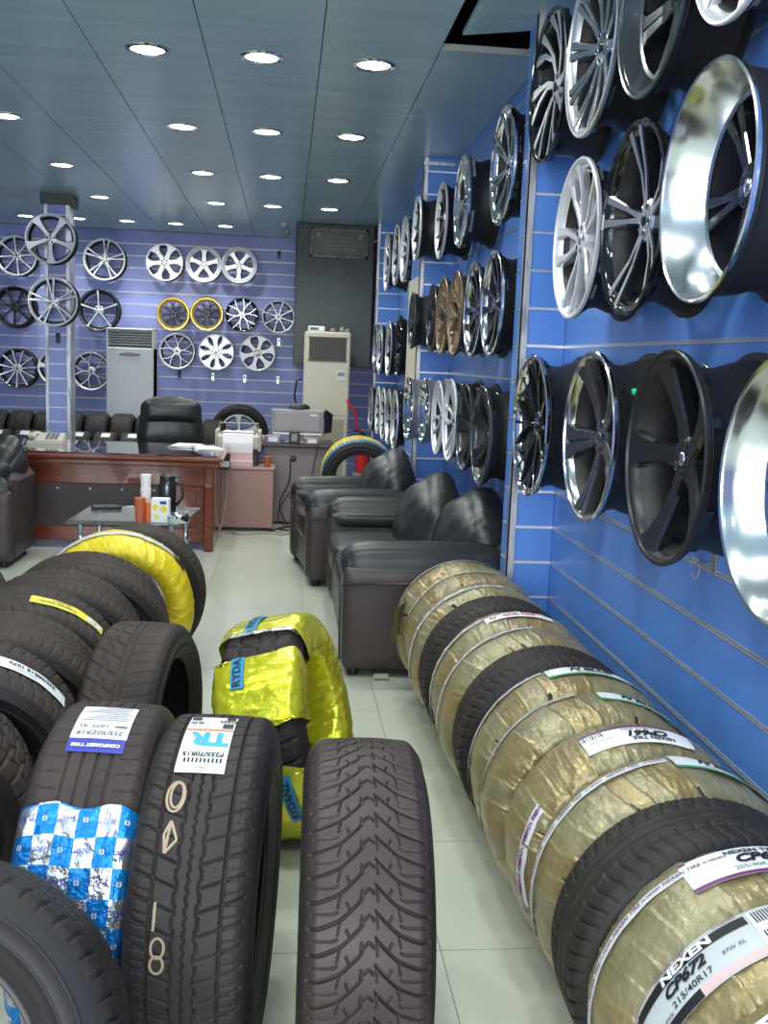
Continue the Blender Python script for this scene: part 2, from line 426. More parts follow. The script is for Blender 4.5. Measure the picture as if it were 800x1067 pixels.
# ------------------------------------------------------------------ alloy rims
FACE = {'mach': machined, 'pol': polished, 'chrome': chrome, 'silver': silver, 'white': white_sil, 'black': gloss_black, 'matte': matte_black, 'gun': gunmetal, 'bronze': bronze, 'gold': goldlip, 'steel': steel}
def bar(m, pts, T, t=.02, ch=.004, m_top=0, m_side=1):
    """pts: (x, y, z, halfwidth) centre line; faceted spoke bar with chamfered edges"""
    n = len(pts); base = len(m.v); v = []
    for i, (x, y, z, h) in enumerate(pts):
        a = Vector(pts[min(i + 1, n - 1)][:2]) - Vector(pts[max(i - 1, 0)][:2]); a.normalize()
        p = Vector((-a.y, a.x)); c = Vector((x, y)); cc = min(ch, h * .4)
        for k, zz in ((h - cc, z), (h, z - cc), (h + .002, z - t), (-h - .002, z - t), (-h, z - cc), (-h + cc, z)):
            q = c + p * k; v.append((q.x, q.y, zz))
    f = []; mm = []
    for i in range(n - 1):
        for k in range(6):
            f.append((i * 6 + k, i * 6 + (k + 1) % 6, (i + 1) * 6 + (k + 1) % 6, (i + 1) * 6 + k)); mm.append(m_top if k == 5 else m_side)
    f.append(tuple(range(6))[::-1]); f.append(tuple((n - 1) * 6 + k for k in range(6))); mm += [m_side, m_side]
    m.add(v, f, mm, T)
def pol_(r, a): return (r * math.cos(a), r * math.sin(a))
def rim(R=.27, Wd=.22, style='five', n=5, face='mach', side='black', lip='mach', barrel='black', dish=.0, spin=0., conc=.02, cap='black', lod=1, bore=None):
    """wheel in local coordinates: front face looks along +Z, barrel runs to -Z"""
    root = empty('alloy_rim')
    N = 56 if lod else 36
    bm_ = {'black': barrel_black, 'grey': barrel_grey, 'silver': silver, 'matte': matte_black, 'gold': goldlip, 'bronze': bronze}[barrel]
    m = MB(); w = Wd
    prof = [(R * .93, -.012 - dish * .2), (R * .985, -.014), (R * .985, -.022), (R * .93, -.03), (R * .915, -.045), (R * .86, -.062), (R * .84, -w * .5), (R * .9, -w * .72), (R * .93, -w + .018), (R, -w + .012), (R, -w), (R * .965, -w), (R * .91, -w + .02), (R * .875, -w * .72), (R * .815, -w * .5), (R * .83, -.06), (R * .88, -.035)]
    if dish > .02: prof = [(R * a_, z_) for a_, z_ in [(.985, -.016), (.985, -.024), (.955, -.032), (.94, -.05), (.92, -dish), (.87, -w * .62), (.9, -w * .76), (.93, -w + .018), (1, -w + .012), (1, -w), (.965, -w), (.91, -w + .02), (.84, -w * .62), (.84, -dish - .02), (.905, -dish), (.927, -.05), (.95, -.03)]]
    m.lathe(prof, N, 0, closed=True)
    shade_auto(m.build('barrel', [bm_], root), 40)
    m = MB(); d = dish
    if d > .02:
        prof = [(R * 1., -.012), (R * 1.005, -.004), (R * .99, 0), (R * .97, -.003), (R * .955, -.010), (R * .92, -d * .22), (R * .885, -d * .42), (R * .85, -d * .64), (R * .82, -d * .84), (R * .80, -d), (R * .76, -d - .004), (R * .79, -d - .008), (R * .835, -d * .88), (R * .87, -d * .66), (R * .905, -d * .44), (R * .935, -d * .24), (R * .96, -.016)]
    else:
        prof = [(R * 1., -.014), (R * 1.004, -.004), (R * .99, 0), (R * .965, -.001), (R * .955, -.007), (R * .93, -.010), (R * .90, -.020), (R * .885, -.034), (R * .93, -.03)]
    m.lathe(prof, N, 0, closed=True)
    shade_auto(m.build('outer_lip', [FACE[lip]], root), 30)
    rin = R * (.80 if d > .02 else .945); z0 = -d - .002 if d > .02 else -.008
    zc = z0 - conc; rh = R * .2
    def Z(r): 
        t = max(0, min(1, (r - rh) / (rin - rh))); return zc + (z0 - zc) * t ** 1.5
    def P(r, a, h): x, y = pol_(r, a); return (x, y, Z(r), h)
    m = MB(); k = R / .27
    I = Matrix.Identity(4)
    A = 2 * PI / n
    if style == 'five':      # broad tapering spokes with a crease
        for s in (-1, 1): bar(m, [P(rh * .7, s * .16, .014 * k), P(R * .4, s * .13, .015 * k), P(R * .7, s * .10, .019 * k), P(rin, s * .13, .030 * k)], I, .028)
        bar(m, [(x, y, z - .006, h) for x, y, z, h in [P(rh * .7, 0, .02 * k), P(R * .5, 0, .016 * k), P(rin, 0, .03 * k)]], I, .03, m_top=1)
    elif style == 'blade':   # broad flat spokes
        bar(m, [P(rh * .6, 0, .032 * k), P(R * .35, .02, .027 * k), P(R * .6, .04, .031 * k), P(R * .82, .05, .044 * k), P(rin, .05, .066 * k)], I, .035, ch=.008)
    elif style == 'slim':
        bar(m, [P(rh * .6, 0, .014 * k), P(R * .5, 0, .011 * k), P(rin, 0, .017 * k)], I, .028)
    elif style == 'twin':
        for s in (-1, 1): bar(m, [P(rh * .8, s * .12 * 5 / n, .013 * k), P(R * .5, s * .6 / n, .0105 * k), P(rin, s * .72 / n, .016 * k)], I, .03)
    elif style == 'vee':     # Y fork
        bar(m, [P(rh * .6, 0, .013 * k), P(R * .45, 0, .012 * k)], I, .028)
        for s in (-1, 1): bar(m, [P(R * .40, s * .02, .009 * k), P(R * .65, s * A * .14, .008 * k), P(rin, s * A * .25, .010 * k)], I, .026)
    elif style == 'petal':   # double petals that open towards the rim
        for s in (-1, 1): bar(m, [P(rh * .6, s * .10, .014 * k), P(R * .4, s * .24, .013 * k), P(R * .6, s * .27, .014 * k), P(R * .8, s * .22, .017 * k), P(rin, s * .2, .026 * k)], I, .03, ch=.007)
        bar(m, [(x, y, z - .014, h) for x, y, z, h in [P(R * .32, 0, .03 * k), P(R * .6, 0, .035 * k)]], I, .015, m_top=1)
    elif style == 'swirl':   # curved blade with black underside
        for s in (0, 1): bar(m, [P(rh * .7, .0, .016 * k), P(R * .45, .12 + s * .14, .014 * k), P(R * .7, .28 + s * .24, .017 * k), P(rin, .38 + s * .40, .026 * k)], I, .032, ch=.006)
    elif style == 'mesh':
        for s in (-1, 1): bar(m, [P(rh * .7, s * A * .1, .008 * k), P(R * .5, s * A * .02, .007 * k), P(R * .72, s * A * .25, .006 * k), P(rin, s * A * .45, .009 * k)], I, .026)
        bar(m, [P(R * .5, 0, .006 * k), P(rin, 0, .008 * k)], I, .024)
    elif style == 'kdrop':   # off road rim: pressed disc web between round windows
        bar(m, [P(rh * .6, 0, .045 * k), P(R * .5, 0, .036 * k), P(R * .70, 0, .046 * k), P(R * .84, 0, .075 * k), P(rin, 0, .12 * k)], I, .02, ch=.01)
    spoke = m.build('spoke', [FACE[face], FACE[side]], root)
    for i in range(1, n):
        c = spoke.copy(); COL.objects.link(c); c.rotation_euler = (0, 0, A * i)
    # hub with bolt holes and a centre cap
    m = MB(); hz = zc + .002
    m.lathe([(rh * .35, hz + .002), (rh * .5, hz + .002), (rh * .95, hz), (rh * 1.12, hz - .008), (rh * 1.15, hz - .035), (.03 * k, hz - .04)], 32, 0)
    nb = 5 if n != 6 else 6
    for i in range(nb):
        a = A * .5 + 2 * PI * i / nb; x, y = pol_(rh * .72, a)
        m.lathe([(.0001, .0006), (.0085 * k, .0006), (.0105 * k, .002), (.012 * k, .0008)], 10, [1, 1, 0], T=Matrix.Translation((x, y, hz + .001)))
    shade_auto(m.build('hub', [FACE[face] if face not in ('chrome',) else polished, gloss_black], root), 30)
    m = MB(); m.lathe([(.0001, hz + .007), (rh * .28, hz + .006), (rh * .34, hz + .003), (rh * .36, hz)], 20, 0)
    m.build('centre_cap', [FACE[cap]], root, True)
    return root
RX = Matrix.Rotation(-PI / 2, 4, 'Y'); RB = Matrix.Rotation(PI / 2, 4, 'X')
RIMP = {}
def put_rim(key, loc, R, basis, spin, label, group, tilt=None, **kw):
    k = key
    if k not in RIMP:
        r = rim(R=.27, **kw); RIMP[k] = r
    else: r = copy_tree(RIMP[k])
    s = R / .27
    Mx = Matrix.Translation(loc) @ basis @ Matrix.Rotation(spin, 4, 'Z') @ Matrix.Scale(s, 4)
    if tilt: Mx = Matrix.Translation(loc) @ Matrix.Rotation(tilt, 4, 'Z') @ basis @ Matrix.Rotation(spin, 4, 'Z') @ Matrix.Scale(s, 4)
    r.matrix_world = Mx
    tag(r, label, 'wheel rim', group); return r
def hook(loc, label, L_=.16, cat='wall hook', group='hooks that carry the rims'):
    """prong that leaves the slat rail and carries a rim"""
    r = empty('wall_hook', loc)
    m = MB(); m.box(-.004, 0, -.016, .016, -.03, .012, 0, b=.002); m.build('back_plate', [steel], r)
    m = MB(); m.tube([(-.003, 0, 0), (-L_ * .9, 0, 0), (-L_, 0, .018)], .0055, 8); m.build('prong', [chrome], r, True)
    tag(r, label, cat, group); return r
G1 = 'rims on the right wall nearest the camera'; G2 = 'rims on the right wall between the pillars'; G3 = 'rims on the far part of the right wall'; GB = 'rims on the back wall'
K = {
 'k1': dict(style='swirl', n=7, face='mach', side='black', lip='black', conc=.03, cap='black'),
 'k2': dict(style='twin', n=10, face='pol', side='gun', lip='mach', conc=.035, cap='black'),
 'k3': dict(style='five', n=5, face='gun', side='black', lip='gun', dish=.05, conc=.03),
 'k4': dict(style='five', n=5, face='silver', side='silver', lip='white', conc=.02, cap='white'),
 'k5': dict(style='petal', n=5, face='white', side='silver', lip='white', conc=.02, cap='silver'),
 'k6': dict(style='twin', n=5, face='mach', side='black', lip='black', conc=.04),
 'k7': dict(style='twin', n=5, face='black', side='black', lip='pol', dish=.10, conc=.012, cap='pol'),
 'k8': dict(style='mesh', n=8, face='black', side='black', lip='chrome', conc=.03),
 'k9': dict(style='five', n=5, face='gun', side='matte', lip='pol', conc=.04, cap='gun'),
 'k10': dict(style='blade', n=5, face='matte', side='black', lip='matte', conc=.05, cap='pol'),
 'k11': dict(style='mesh', n=7, face='black', side='black', lip='pol', dish=.08, conc=.012),
 'chm': dict(style='twin', n=8, face='chrome', side='gun', lip='chrome', conc=.03),
 'ch5': dict(style='blade', n=5, face='chrome', side='silver', lip='chrome', conc=.02),
 'slv': dict(style='vee', n=6, face='silver', side='black', lip='white', conc=.02),
 'blp': dict(style='petal', n=5, face='black', side='black', lip='pol', conc=.03),
 'brz': dict(style='mesh', n=8, face='bronze', side='bronze', lip='bronze', barrel='grey', conc=.03),
 'drk': dict(style='five', n=6, face='matte', side='matte', lip='gun', conc=.02),
 'mt6': dict(style='five', n=6, face='matte', side='black', lip='gun', conc=.045, cap='gun'),
 'sl5': dict(style='petal', n=5, face='white', side='silver', lip='white', conc=.03, barrel='grey'),
 'cms': dict(style='mesh', n=9, face='chrome', side='chrome', lip='chrome', dish=.05, conc=.01, barrel='silver', cap='chrome'),
 'bkm': dict(style='mesh', n=9, face='black', side='black', lip='black', conc=.03),
 'mac': dict(style='vee', n=5, face='mach', side='black', lip='mach', conc=.03),
 'gpl': dict(style='twin', n=5, face='mach', side='gun', lip='mach', conc=.03, barrel='grey'),
 'b8': dict(style='slim', n=8, face='white', side='gun', lip='white', conc=.02, cap='gun'),
 'b5w': dict(style='blade', n=5, face='white', side='gun', lip='white', conc=.01, cap='white'),
 'b5t': dict(style='twin', n=5, face='white', side='gun', lip='white', conc=.02, cap='white'),
 'b6v': dict(style='vee', n=5, face='white', side='gun', lip='white', conc=.02, cap='gun'),
 'bk8': dict(style='slim', n=7, face='matte', side='black', lip='matte', conc=.02),
 'b5s': dict(style='slim', n=5, face='white', side='gun', lip='gun', conc=.02, cap='white'),
 'bgold': dict(style='mesh', n=8, face='matte', side='black', lip='gold', dish=.045, conc=.01, barrel='gold', cap='matte'),
 'b6k': dict(style='kdrop', n=6, face='white', side='silver', lip='white', conc=.0, cap='silver'),
 'b6b': dict(style='kdrop', n=6, face='black', side='black', lip='white', conc=.0, cap='white'),
 'b10': dict(style='slim', n=11, face='white', side='gun', lip='gun', conc=.02, cap='gun'),
 'b6t': dict(style='vee', n=6, face='mach', side='black', lip='black', conc=.01, cap='mach'),
 'b8k': dict(style='kdrop', n=8, face='white', side='silver', lip='white', conc=.0, cap='silver'),
 'b3w': dict(style='kdrop', n=5, face='white', side='gun', lip='white', dish=.03, conc=.0, cap='white'),
}
RW = [
 ('k1', (.99, 4.094, 2.594), .288, .2, 'black rim with curved machined blades in the top row, next to the near pillar', G1),
 ('k2', (.98, 3.492, 2.57), .288, .1, 'silver many spoke rim with dark centre, second in the top row', G1),
 ('k3', (.98, 2.907, 2.546), .277, .5, 'dark grey rim with deep bowl, third in the top row', G1),
 ('k4', (.98, 2.35, 2.56), .262, .95, 'bright silver rim cut by the top edge of the picture', G1),
 ('k5', (.99, 3.564, 1.951), .275, .32, 'all silver five spoke rim with split petals in the middle row', G1),
 ('k6', (.97, 2.917, 1.934), .272, .1, 'black rim with machined star shaped double spokes, between the silver and the deep chrome rims', G1),
 ('k7', (.92, 2.278, 1.925), .264, .5, 'big rim with a very deep mirror polished dish and black spokes', G1),
 ('k8', (.97, 3.979, 1.271), .282, .0, 'black mesh rim with sparkling chrome edge in the lower row by the near pillar', G1),
 ('k9', (.97, 3.192, 1.286), .276, .45, 'gunmetal five spoke rim with polished edge in the lower row', G1),
 ('k10', (.94, 2.448, 1.289), .271, .25, 'matte black rim with five broad spokes in the lower row', G1),
 ('k11', (.94, 1.835, 1.286), .266, .2, 'rim with wide polished lip and black mesh, cut by the right edge of the picture', G1),
 ('chm', (1.0, 4.95, 2.45), .275, .2, 'chrome multi spoke rim highest up right behind the near pillar', G2),
 ('ch5', (1.0, 6.084, 2.454), .266, .3, 'chrome five spoke rim second in the top row behind the near pillar', G2),
 ('slv', (1.0, 6.90, 2.447), .25, .1, 'silver rim with black pockets third in the top row behind the near pillar', G2),
 ('slv', (.90, 7.39, 2.453), .225, .6, 'silver rim just in front of the second pillar, top row', G2),
 ('blp', (.98, 4.93, 1.80), .253, .2, 'gloss black rim with thin polished edge right behind the near pillar, middle row', G2),
 ('blp', (.98, 5.442, 1.795), .25, .5, 'gloss black rim with thin polished edge, second behind the near pillar, middle row', G2),
 ('brz', (.98, 6.009, 1.799), .247, .1, 'bronze mesh rim, the nearer of the two bronze ones', G2),
 ('brz', (.98, 6.51, 1.805), .245, .4, 'bronze mesh rim, the farther of the two bronze ones', G2),
 ('drk', (.98, 6.99, 1.81), .233, .3, 'dark matte rim just beyond the bronze rims', G2),
 ('drk', (.90, 7.43, 1.805), .205, .7, 'dark matte rim right in front of the second pillar in the middle row', G2),
 ('mt6', (.96, 4.93, 1.158), .246, .1, 'matte black rim with lug studs, nearest in the lower row behind the near pillar', G2),
 ('mt6', (.96, 5.413, 1.17), .238, .5, 'matte black rim second in the lower row behind the near pillar', G2),
 ('sl5', (.96, 5.909, 1.176), .242, .2, 'bright silver five spoke rim beside the matte black ones, the nearer silver one', G2),
 ('sl5', (.96, 6.39, 1.162), .236, .6, 'bright silver five spoke rim, the farther silver one', G2),
 ('cms', (.93, 6.86, 1.18), .228, .2, 'small chrome mesh rim in the lower row beyond the silver ones', G2),
 ('cms', (.88, 7.33, 1.171), .232, .5, 'small chrome mesh rim hung right in front of the second pillar', G2),
 ('sl5', (.95, 8.6, 2.437), .27, .2, 'tall silver rim just past the second pillar, top row', G3),
 ('slv', (.95, 9.25, 2.454), .27, .5, 'silver rim in the middle of the far top row', G3),
 ('sl5', (.95, 10.1, 2.468), .28, .8, 'silver rim farthest away in the top row', G3),
 ('bkm', (.95, 8.75, 1.64), .262, .1, 'black mesh rim just past the second pillar, middle row', G3),
 ('mac', (.95, 9.6, 1.627), .258, .3, 'black rim with machined forks second in the far middle row', G3),
 ('mac', (.95, 10.5, 1.625), .262, .6, 'black rim with machined forks third in the far middle row', G3),
 ('mac', (.95, 11.06, 1.64), .255, .9, 'black rim with machined forks farthest away in the middle row', G3),
 ('gpl', (.92, 8.56, 1.014), .255, .1, 'grey double spoke rim nearest in the far lower row', G3),
 ('gpl', (.92, 9.08, 1.016), .25, .4, 'grey double spoke rim second in the far lower row', G3),
 ('slv', (.92, 9.6, 1.011), .245, .3, 'silver forked rim in the middle of the far lower row', G3),
 ('slv', (.92, 10.15, 1.018), .24, .6, 'silver forked rim fourth in the far lower row', G3),
 ('gpl', (.92, 11.0, .99), .245, .8, 'grey double spoke rim farthest away in the far lower row', G3),
]
for key, loc, R, sp, lab, g in RW:
    kw = K[key]; put_rim(key, loc, R, RX, sp, lab, g, Wd=.235 if loc[0] < .96 and g == G1 else .2, lod=1, **kw)
    if not 4.4 < loc[1] < 4.7:
        hook((XW, loc[1], loc[2] + R * .815), ' '.join(('prong hook carrying the ' + lab).replace(',', '').split()[:16]), .20)
BK = [('b8', -3.272, 2.598, .24, .1, 'silver eight spoke rim at the left edge, top row of the back wall'), ('b5t', -2.232, 2.603, .252, .2, 'silver double spoke rim in the top row just right of the narrow column'),
 ('b6k', -1.51, 2.603, .226, .1, 'off road rim with six dark windows, first of the three top row ones'), ('b3w', -1.036, 2.603, .22, .3, 'white rimmed off road rim in the middle of the three top row ones'), ('b3w', -.605, 2.612, .22, .9, 'white rimmed off road rim with star centre, last in the top row'),
 ('bk8', -3.303, 1.984, .25, .2, 'black rim at the left edge in the second row of the back wall'), ('b5s', -2.302, 1.993, .252, .35, 'dark rim with five white spokes right of the narrow column'),
 ('bgold', -1.403, 1.986, .203, .1, 'gold edged black rim, the left one of the pair'), ('bgold', -.993, 2.004, .203, .4, 'gold edged black rim, the right one of the pair'),
 ('b6t', -.559, 2.011, .205, .2, 'black rim with six machined spoke pairs right of the gold pair'), ('b8', -.109, 2.006, .202, .5, 'small silver wire style rim closest to the dark column'),
 ('b10', -3.28, 1.247, .242, .1, 'many spoke dark rim at the left edge in the low row'), ('b5w', -2.825, 1.273, .21, .4, 'silver rim half hidden behind the narrow column'), ('b6v', -2.397, 1.246, .235, .6, 'grey forked rim partly behind the white air conditioner'),
 ('b6v', -1.351, 1.532, .22, .2, 'silver forked rim just right of the white air conditioner'), ('b8k', -.869, 1.54, .22, .1, 'chrome off road rim with eight round windows'), ('b6b', -.36, 1.548, .22, .25, 'black and white flower shaped rim in the third row')]
for key, x, z, R, sp, lab in BK:
    put_rim(key, (x, 12.88, z), R, RB, sp, lab, GB, Wd=.19, lod=0, **K[key])
# two big rims on the narrow column
put_rim('b5w', (-2.29, 10.27, 2.55), .237, RB, PI / 2 + .6, 'large silver five spoke rim at the top of the narrow column', 'rims on the narrow column', **K['b5w'])
put_rim('b5t', (-2.27, 10.27, 1.955), .237, RB, PI / 2 + .1, 'large silver rim with grooved double spokes below the top one on the narrow column', 'rims on the narrow column', **K['b5t'])
# free hooks on the back wall
for i, (x, z, mm_, w) in enumerate([(-1.34, 1.27, black_plastic, 'black'), (-.92, 1.25, steel, 'steel'), (-.52, 1.24, steel, 'steel'), (-.1, 1.24, steel, 'steel'), (-.1, 1.72, steel, 'steel'), (-.12, 2.8, black_plastic, 'black')]):
    r = empty('wall_hook', (x, YB, z)); m = MB(); m.box(-.02, .02, -.008, 0, -.07, .03, 0, b=.003); m.build('back_plate', [mm_], r)
    m = MB(); m.tube([(0, -.006, 0), (0, -.09, -.01), (0, -.1, .015)], .007, 6); m.build('prong', [mm_], r)
    tag(r, ['black empty hook under the silver forked rim', 'steel empty hook under the chrome off road rim', 'steel empty hook left of the lowest right one', 'steel empty hook low at the right end of the back wall', 'steel empty hook below the small wire style rim', 'black empty hook high at the right end of the back wall'][i], 'wall hook', 'empty hooks on the back wall')
r = empty('wall_hook', (-2.27, 10.5, 1.63)); m = MB(); m.box(-.02, .02, -.01, 0, -.07, .03, 0, b=.003); m.build('back_plate', [black_plastic], r); m = MB(); m.tube([(0, -.006, 0), (0, -.07, -.01), (0, -.08, .015)], .007, 6); m.build('prong', [black_plastic], r)
tag(r, 'small black hook on the narrow column below its two rims', 'wall hook')
# ------------------------------------------------------------------ tyres
def g_line(d, w): return np.clip(1 - (np.abs(d) / w) ** 4, 0, 1)
def tri(x): return np.abs((x % 1) - .5) * 2
def pattern(kind, U, Vt, n):
    """groove mask in 0..1; U pitch coordinate (n per turn), Vt lateral in -1..1"""
    a = np.abs(Vt); g = np.zeros_like(U)
    U0 = U
    if kind == 'uhp':
        for c in (-.42, -.16, .1, .36): g = np.maximum(g, g_line(Vt - c, .022))
        sh = (np.abs(((U * 1.0 + .25 * a) % 1) - .5)); g = np.maximum(g, g_line(sh, .06) * (a > .52))
        g = np.maximum(g, .7 * g_line(((U + 1.3 * Vt) % 1) - .5, .05) * (Vt > .12) * (Vt < .33))
    elif kind == 'rib':
        for c in (-.60, -.2, .2, .60): g = np.maximum(g, g_line(Vt - c - .018 * np.sign(np.sin(2 * PI * (U * 1.0 + (c > 0) * .5))) * (abs(c) < .3), .026))
        g = np.maximum(g, g_line(Vt - .035 * (tri(U * 2) - .5), .018))
        g = np.maximum(g, g_line(((U + .95 * a) % 1) - .5, .055) * (a > .22) * (a < .97))
        g = np.maximum(g, .6 * g_line(((U * 2 + .9 * a) % 1) - .5, .07) * (a > .62) * (a < .9))
    elif kind == 'vee':
        lr = .5 * (Vt > 0)
        f = 1.55 * (1 - (1 - a) ** 2.3) + .012 * np.sin(a * 17)
        g = np.maximum(g, g_line(((U - f + lr) % 1) - .5, .075) * (a > .10))
        g = np.maximum(g, .6 * g_line(((U - f + lr + .45 + .10 * np.sin(a * 9)) % 1) - .5, .05) * (a > .50) * (a < .93))
        fu = (U - f + lr) % 1
        g = np.maximum(g, .75 * g_line(a - .46 - .10 * (fu - .5), .016) * (fu > .5))
        g = np.maximum(g, .6 * g_line(a - .30 + .14 * (fu - .5), .014) * (fu < .45))
        g = np.maximum(g, .7 * g_line(a - .12 - .02 * tri(U), .016) * (tri(U + .25) > .5))
        g = np.maximum(g, .8 * g_line(((U - 2.2 * a) % 1) - .5, .07) * (a < .10))
    elif kind == 'block':
        for c in (-.5, 0, .5): g = np.maximum(g, g_line(Vt - c - .07 * (tri(U) - .5), .045))
        g = np.maximum(g, g_line(((U + .5 * (Vt > 0) + .5 * a) % 1) - .5, .10))
        g = np.maximum(g, .7 * g_line(((U * 2 + .3 * Vt) % 1) - .5, .06) * (a < .48))
    elif kind == 'touring':
        for c in (-.38, 0, .38): g = np.maximum(g, g_line(Vt - c, .035))
        g = np.maximum(g, g_line(((U + .3 * a) % 1) - .5, .07) * (a > .48) * (a < .93))
        g = np.maximum(g, .6 * g_line(((U * 2 + .8 * Vt) % 1) - .5, .06) * (a < .34))
    elif kind == 'asym':
        for c in (-.45, -.08, .2): g = np.maximum(g, g_line(Vt - c, .04))
        g = np.maximum(g, g_line(((U + .35 * np.sin(a * 4)) % 1) - .5, .07) * (a > .3))
        g = np.maximum(g, .7 * g_line(((U * 2 - .8 * a) % 1) - .5, .05) * (Vt > .2))
    elif kind == 'snake':
        g = np.maximum(g, g_line(Vt + .05, .035)); g = np.maximum(g, g_line(Vt - .12, .03))
        zz = .10 * np.sign(np.sin(2 * PI * U)) * (.6 + .4 * np.abs(np.sin(2 * PI * U)))
        g = np.maximum(g, g_line(Vt + .52 + zz, .05))
        g = np.maximum(g, g_line(((U * 1.5 + .6 * Vt) % 1) - .5, .06) * (Vt > .16))
        g = np.maximum(g, g_line(((U + 1.1 * a) % 1) - .5, .07) * (Vt < -.1))
    return g
TYD = {}
class Tyre:
    def __init__(s, R, Wd, Rin, pat='touring', n=60, nu=480, nv=44, depth=.008, crown=.010, mt=None, ms=None):
        s.R, s.W, s.Rin, s.crown = R, Wd, Rin, crown
        s.pat, s.n, s.nu, s.nv, s.depth = pat, n, nu, nv, depth
        s.mt, s.ms = mt or rubber, ms or rubber_side
        s.wrapped = False
    def surf_r(s, w):
        if s.wrapped:
            rc = (s.R + s.Rin) / 2; hh = (s.R - s.Rin) / 2
            return rc + hh * np.maximum(0, 1 - np.abs(w / (s.W / 2)) ** 2.7) ** (1 / 2.1)
        t = w / (s.W * .455)
        return s.R - s.crown * .5 * t ** 2 - .016 * np.maximum(0, (np.abs(t) - .80) / .20) ** 2
    def pos(s, th, w, off=0):
        """th measured from the top towards local -Y; returns coordinates with the tyre's centre at (0,0,R)"""
        r = s.surf_r(w) + off
        return np.stack([w + 0 * th, -r * np.sin(th), r * np.cos(th) + s.R], -1)
def build_tyre(t, name='tyre'):
    root = empty(name)
    th = np.arange(t.nu) / t.nu * 2 * PI
    hw = t.W * .455; tv = np.linspace(-1, 1, t.nv)
    U, Vt = np.meshgrid(th / (2 * PI) * t.n, tv, indexing='ij')
    g = pattern(t.pat, U, Vt, t.n); fade = np.clip((1.0 - np.abs(Vt)) / .06, 0, 1)
    r = t.surf_r(Vt * hw) - g * t.depth * fade
    TH = U / t.n * 2 * PI
    P = np.stack([Vt * hw, -r * np.sin(TH), r * np.cos(TH) + t.R], -1)
    gridmesh('tread', P, [t.mt], cu=True, parent=root, flip=False)
    # sidewalls, beads and inner liner in one closed strip
    rs = float(t.surf_r(hw)); Rm = (t.R + t.Rin) / 2; h = t.R - t.Rin
    right = [(hw, rs), (t.W * .478, rs - .007), (t.W * .497, rs - h * .18), (t.W * .505, Rm + h * .12), (t.W * .515, Rm + h * .11), (t.W * .515, Rm + h * .09), (t.W * .506, Rm + h * .08), (t.W * .50, Rm - h * .08), (t.W * .498, Rm - h * .12), (t.W * .505, Rm - h * .13), (t.W * .503, Rm - h * .15), (t.W * .492, Rm - h * .16), (t.W * .475, Rm - h * .25), (t.W * .44, t.Rin + h * .13), (t.W * .425, t.Rin + .012), (t.W * .42, t.Rin + .003), (t.W * .40, t.Rin), (t.W * .37, t.Rin + .002), (t.W * .37, t.Rin + .02), (t.W * .43, Rm - h * .1), (t.W * .445, Rm + h * .15), (t.W * .40, t.R - .032), (t.W * .2, t.R - .024)]
    prof = right + [(-a, b) for a, b in right[::-1]]
    pw = np.array([p[0] for p in prof]); pr = np.array([p[1] for p in prof])
    nu = min(t.nu, 180); th = np.arange(nu) / nu * 2 * PI
    rr = pr[None, :] + 0 * th[:, None]
    rings = np.zeros_like(pr); rings[[4, -5]] = 1
    P = np.stack([pw[None, :] + 0 * th[:, None], -rr * np.sin(th)[:, None], rr * np.cos(th)[:, None] + t.R], -1)
    gridmesh('sidewall', P, [t.ms], cu=True, parent=root, flip=True)
    return root
def patch(t, name, parent, th0, w0, phi, a0, a1, b0, b1, mats, off=.0015, na=24, nb=6, fm=None, wob=0., seed=0, fold=.0):
    """sheet on the tyre: text frame (a,b) rotated by phi in the (theta*R, w) plane"""
    A, B = np.meshgrid(np.linspace(a0, a1, na), np.linspace(b0, b1, nb), indexing='ij')
    if wob: 
        rs = np.random.RandomState(seed); e = wob * np.sin(A * 60 + rs.rand() * 6) * np.sin(A * 23 + rs.rand() * 6)
        B = B + e
    d = A * math.cos(phi) - B * math.sin(phi); w = A * math.sin(phi) + B * math.cos(phi)
    th = th0 + d / t.R; ww = np.clip(w0 + w, -t.W * .495, t.W * .495)
    o = off + (crinkle(A, B, seed, fold, 60) if fold else 0)
    P = t.pos(th, ww, 0); P2 = t.pos(th, ww, 1.0); P = P + (P2 - P) * (o[..., None] if fold else o)
    if na * nb < 1: return
    return gridmesh(name, P, mats, parent=parent, fm=fm)
def lettering(t, name, parent, th0, w0, phi, items, mat_, off=.003):
    """items: (text, a, b, size, bold, shear) all written on the curved surface, joined in one mesh"""
    V_ = []; F_ = []
    for it in items:
        if it[0] == 'rect':       # ('rect', a0, a1, b0, b1)
            _, a0, a1, b0, b1 = it; nn = max(2, int(abs(a1 - a0) / .012) + 1); k = len(V_)
            for i in range(nn):
                a = a0 + (a1 - a0) * i / (nn - 1); V_ += [(a, b0), (a, b1)]
            for i in range(nn - 1): F_.append((k + 2 * i, k + 2 * i + 2, k + 2 * i + 3, k + 2 * i + 1))
            continue
        body, a, b_, size = it[:4]; bold = it[4] if len(it) > 4 else 0; sh = it[5] if len(it) > 5 else 0
        v, f = text_mesh(body, size, bold, sh); k = len(V_)
        V_ += [(x + a, y + b_) for x, y in v]; F_ += [tuple(i + k for i in q) for q in f]
    A = np.array([p[0] for p in V_]); B = np.array([p[1] for p in V_])
    d = A * math.cos(phi) - B * math.sin(phi); w = A * math.sin(phi) + B * math.cos(phi)
    P = t.pos(th0 + d / t.R, np.clip(w0 + w, -t.W * .495, t.W * .495), off)
    return mk(name, P, F_, [mat_], parent)
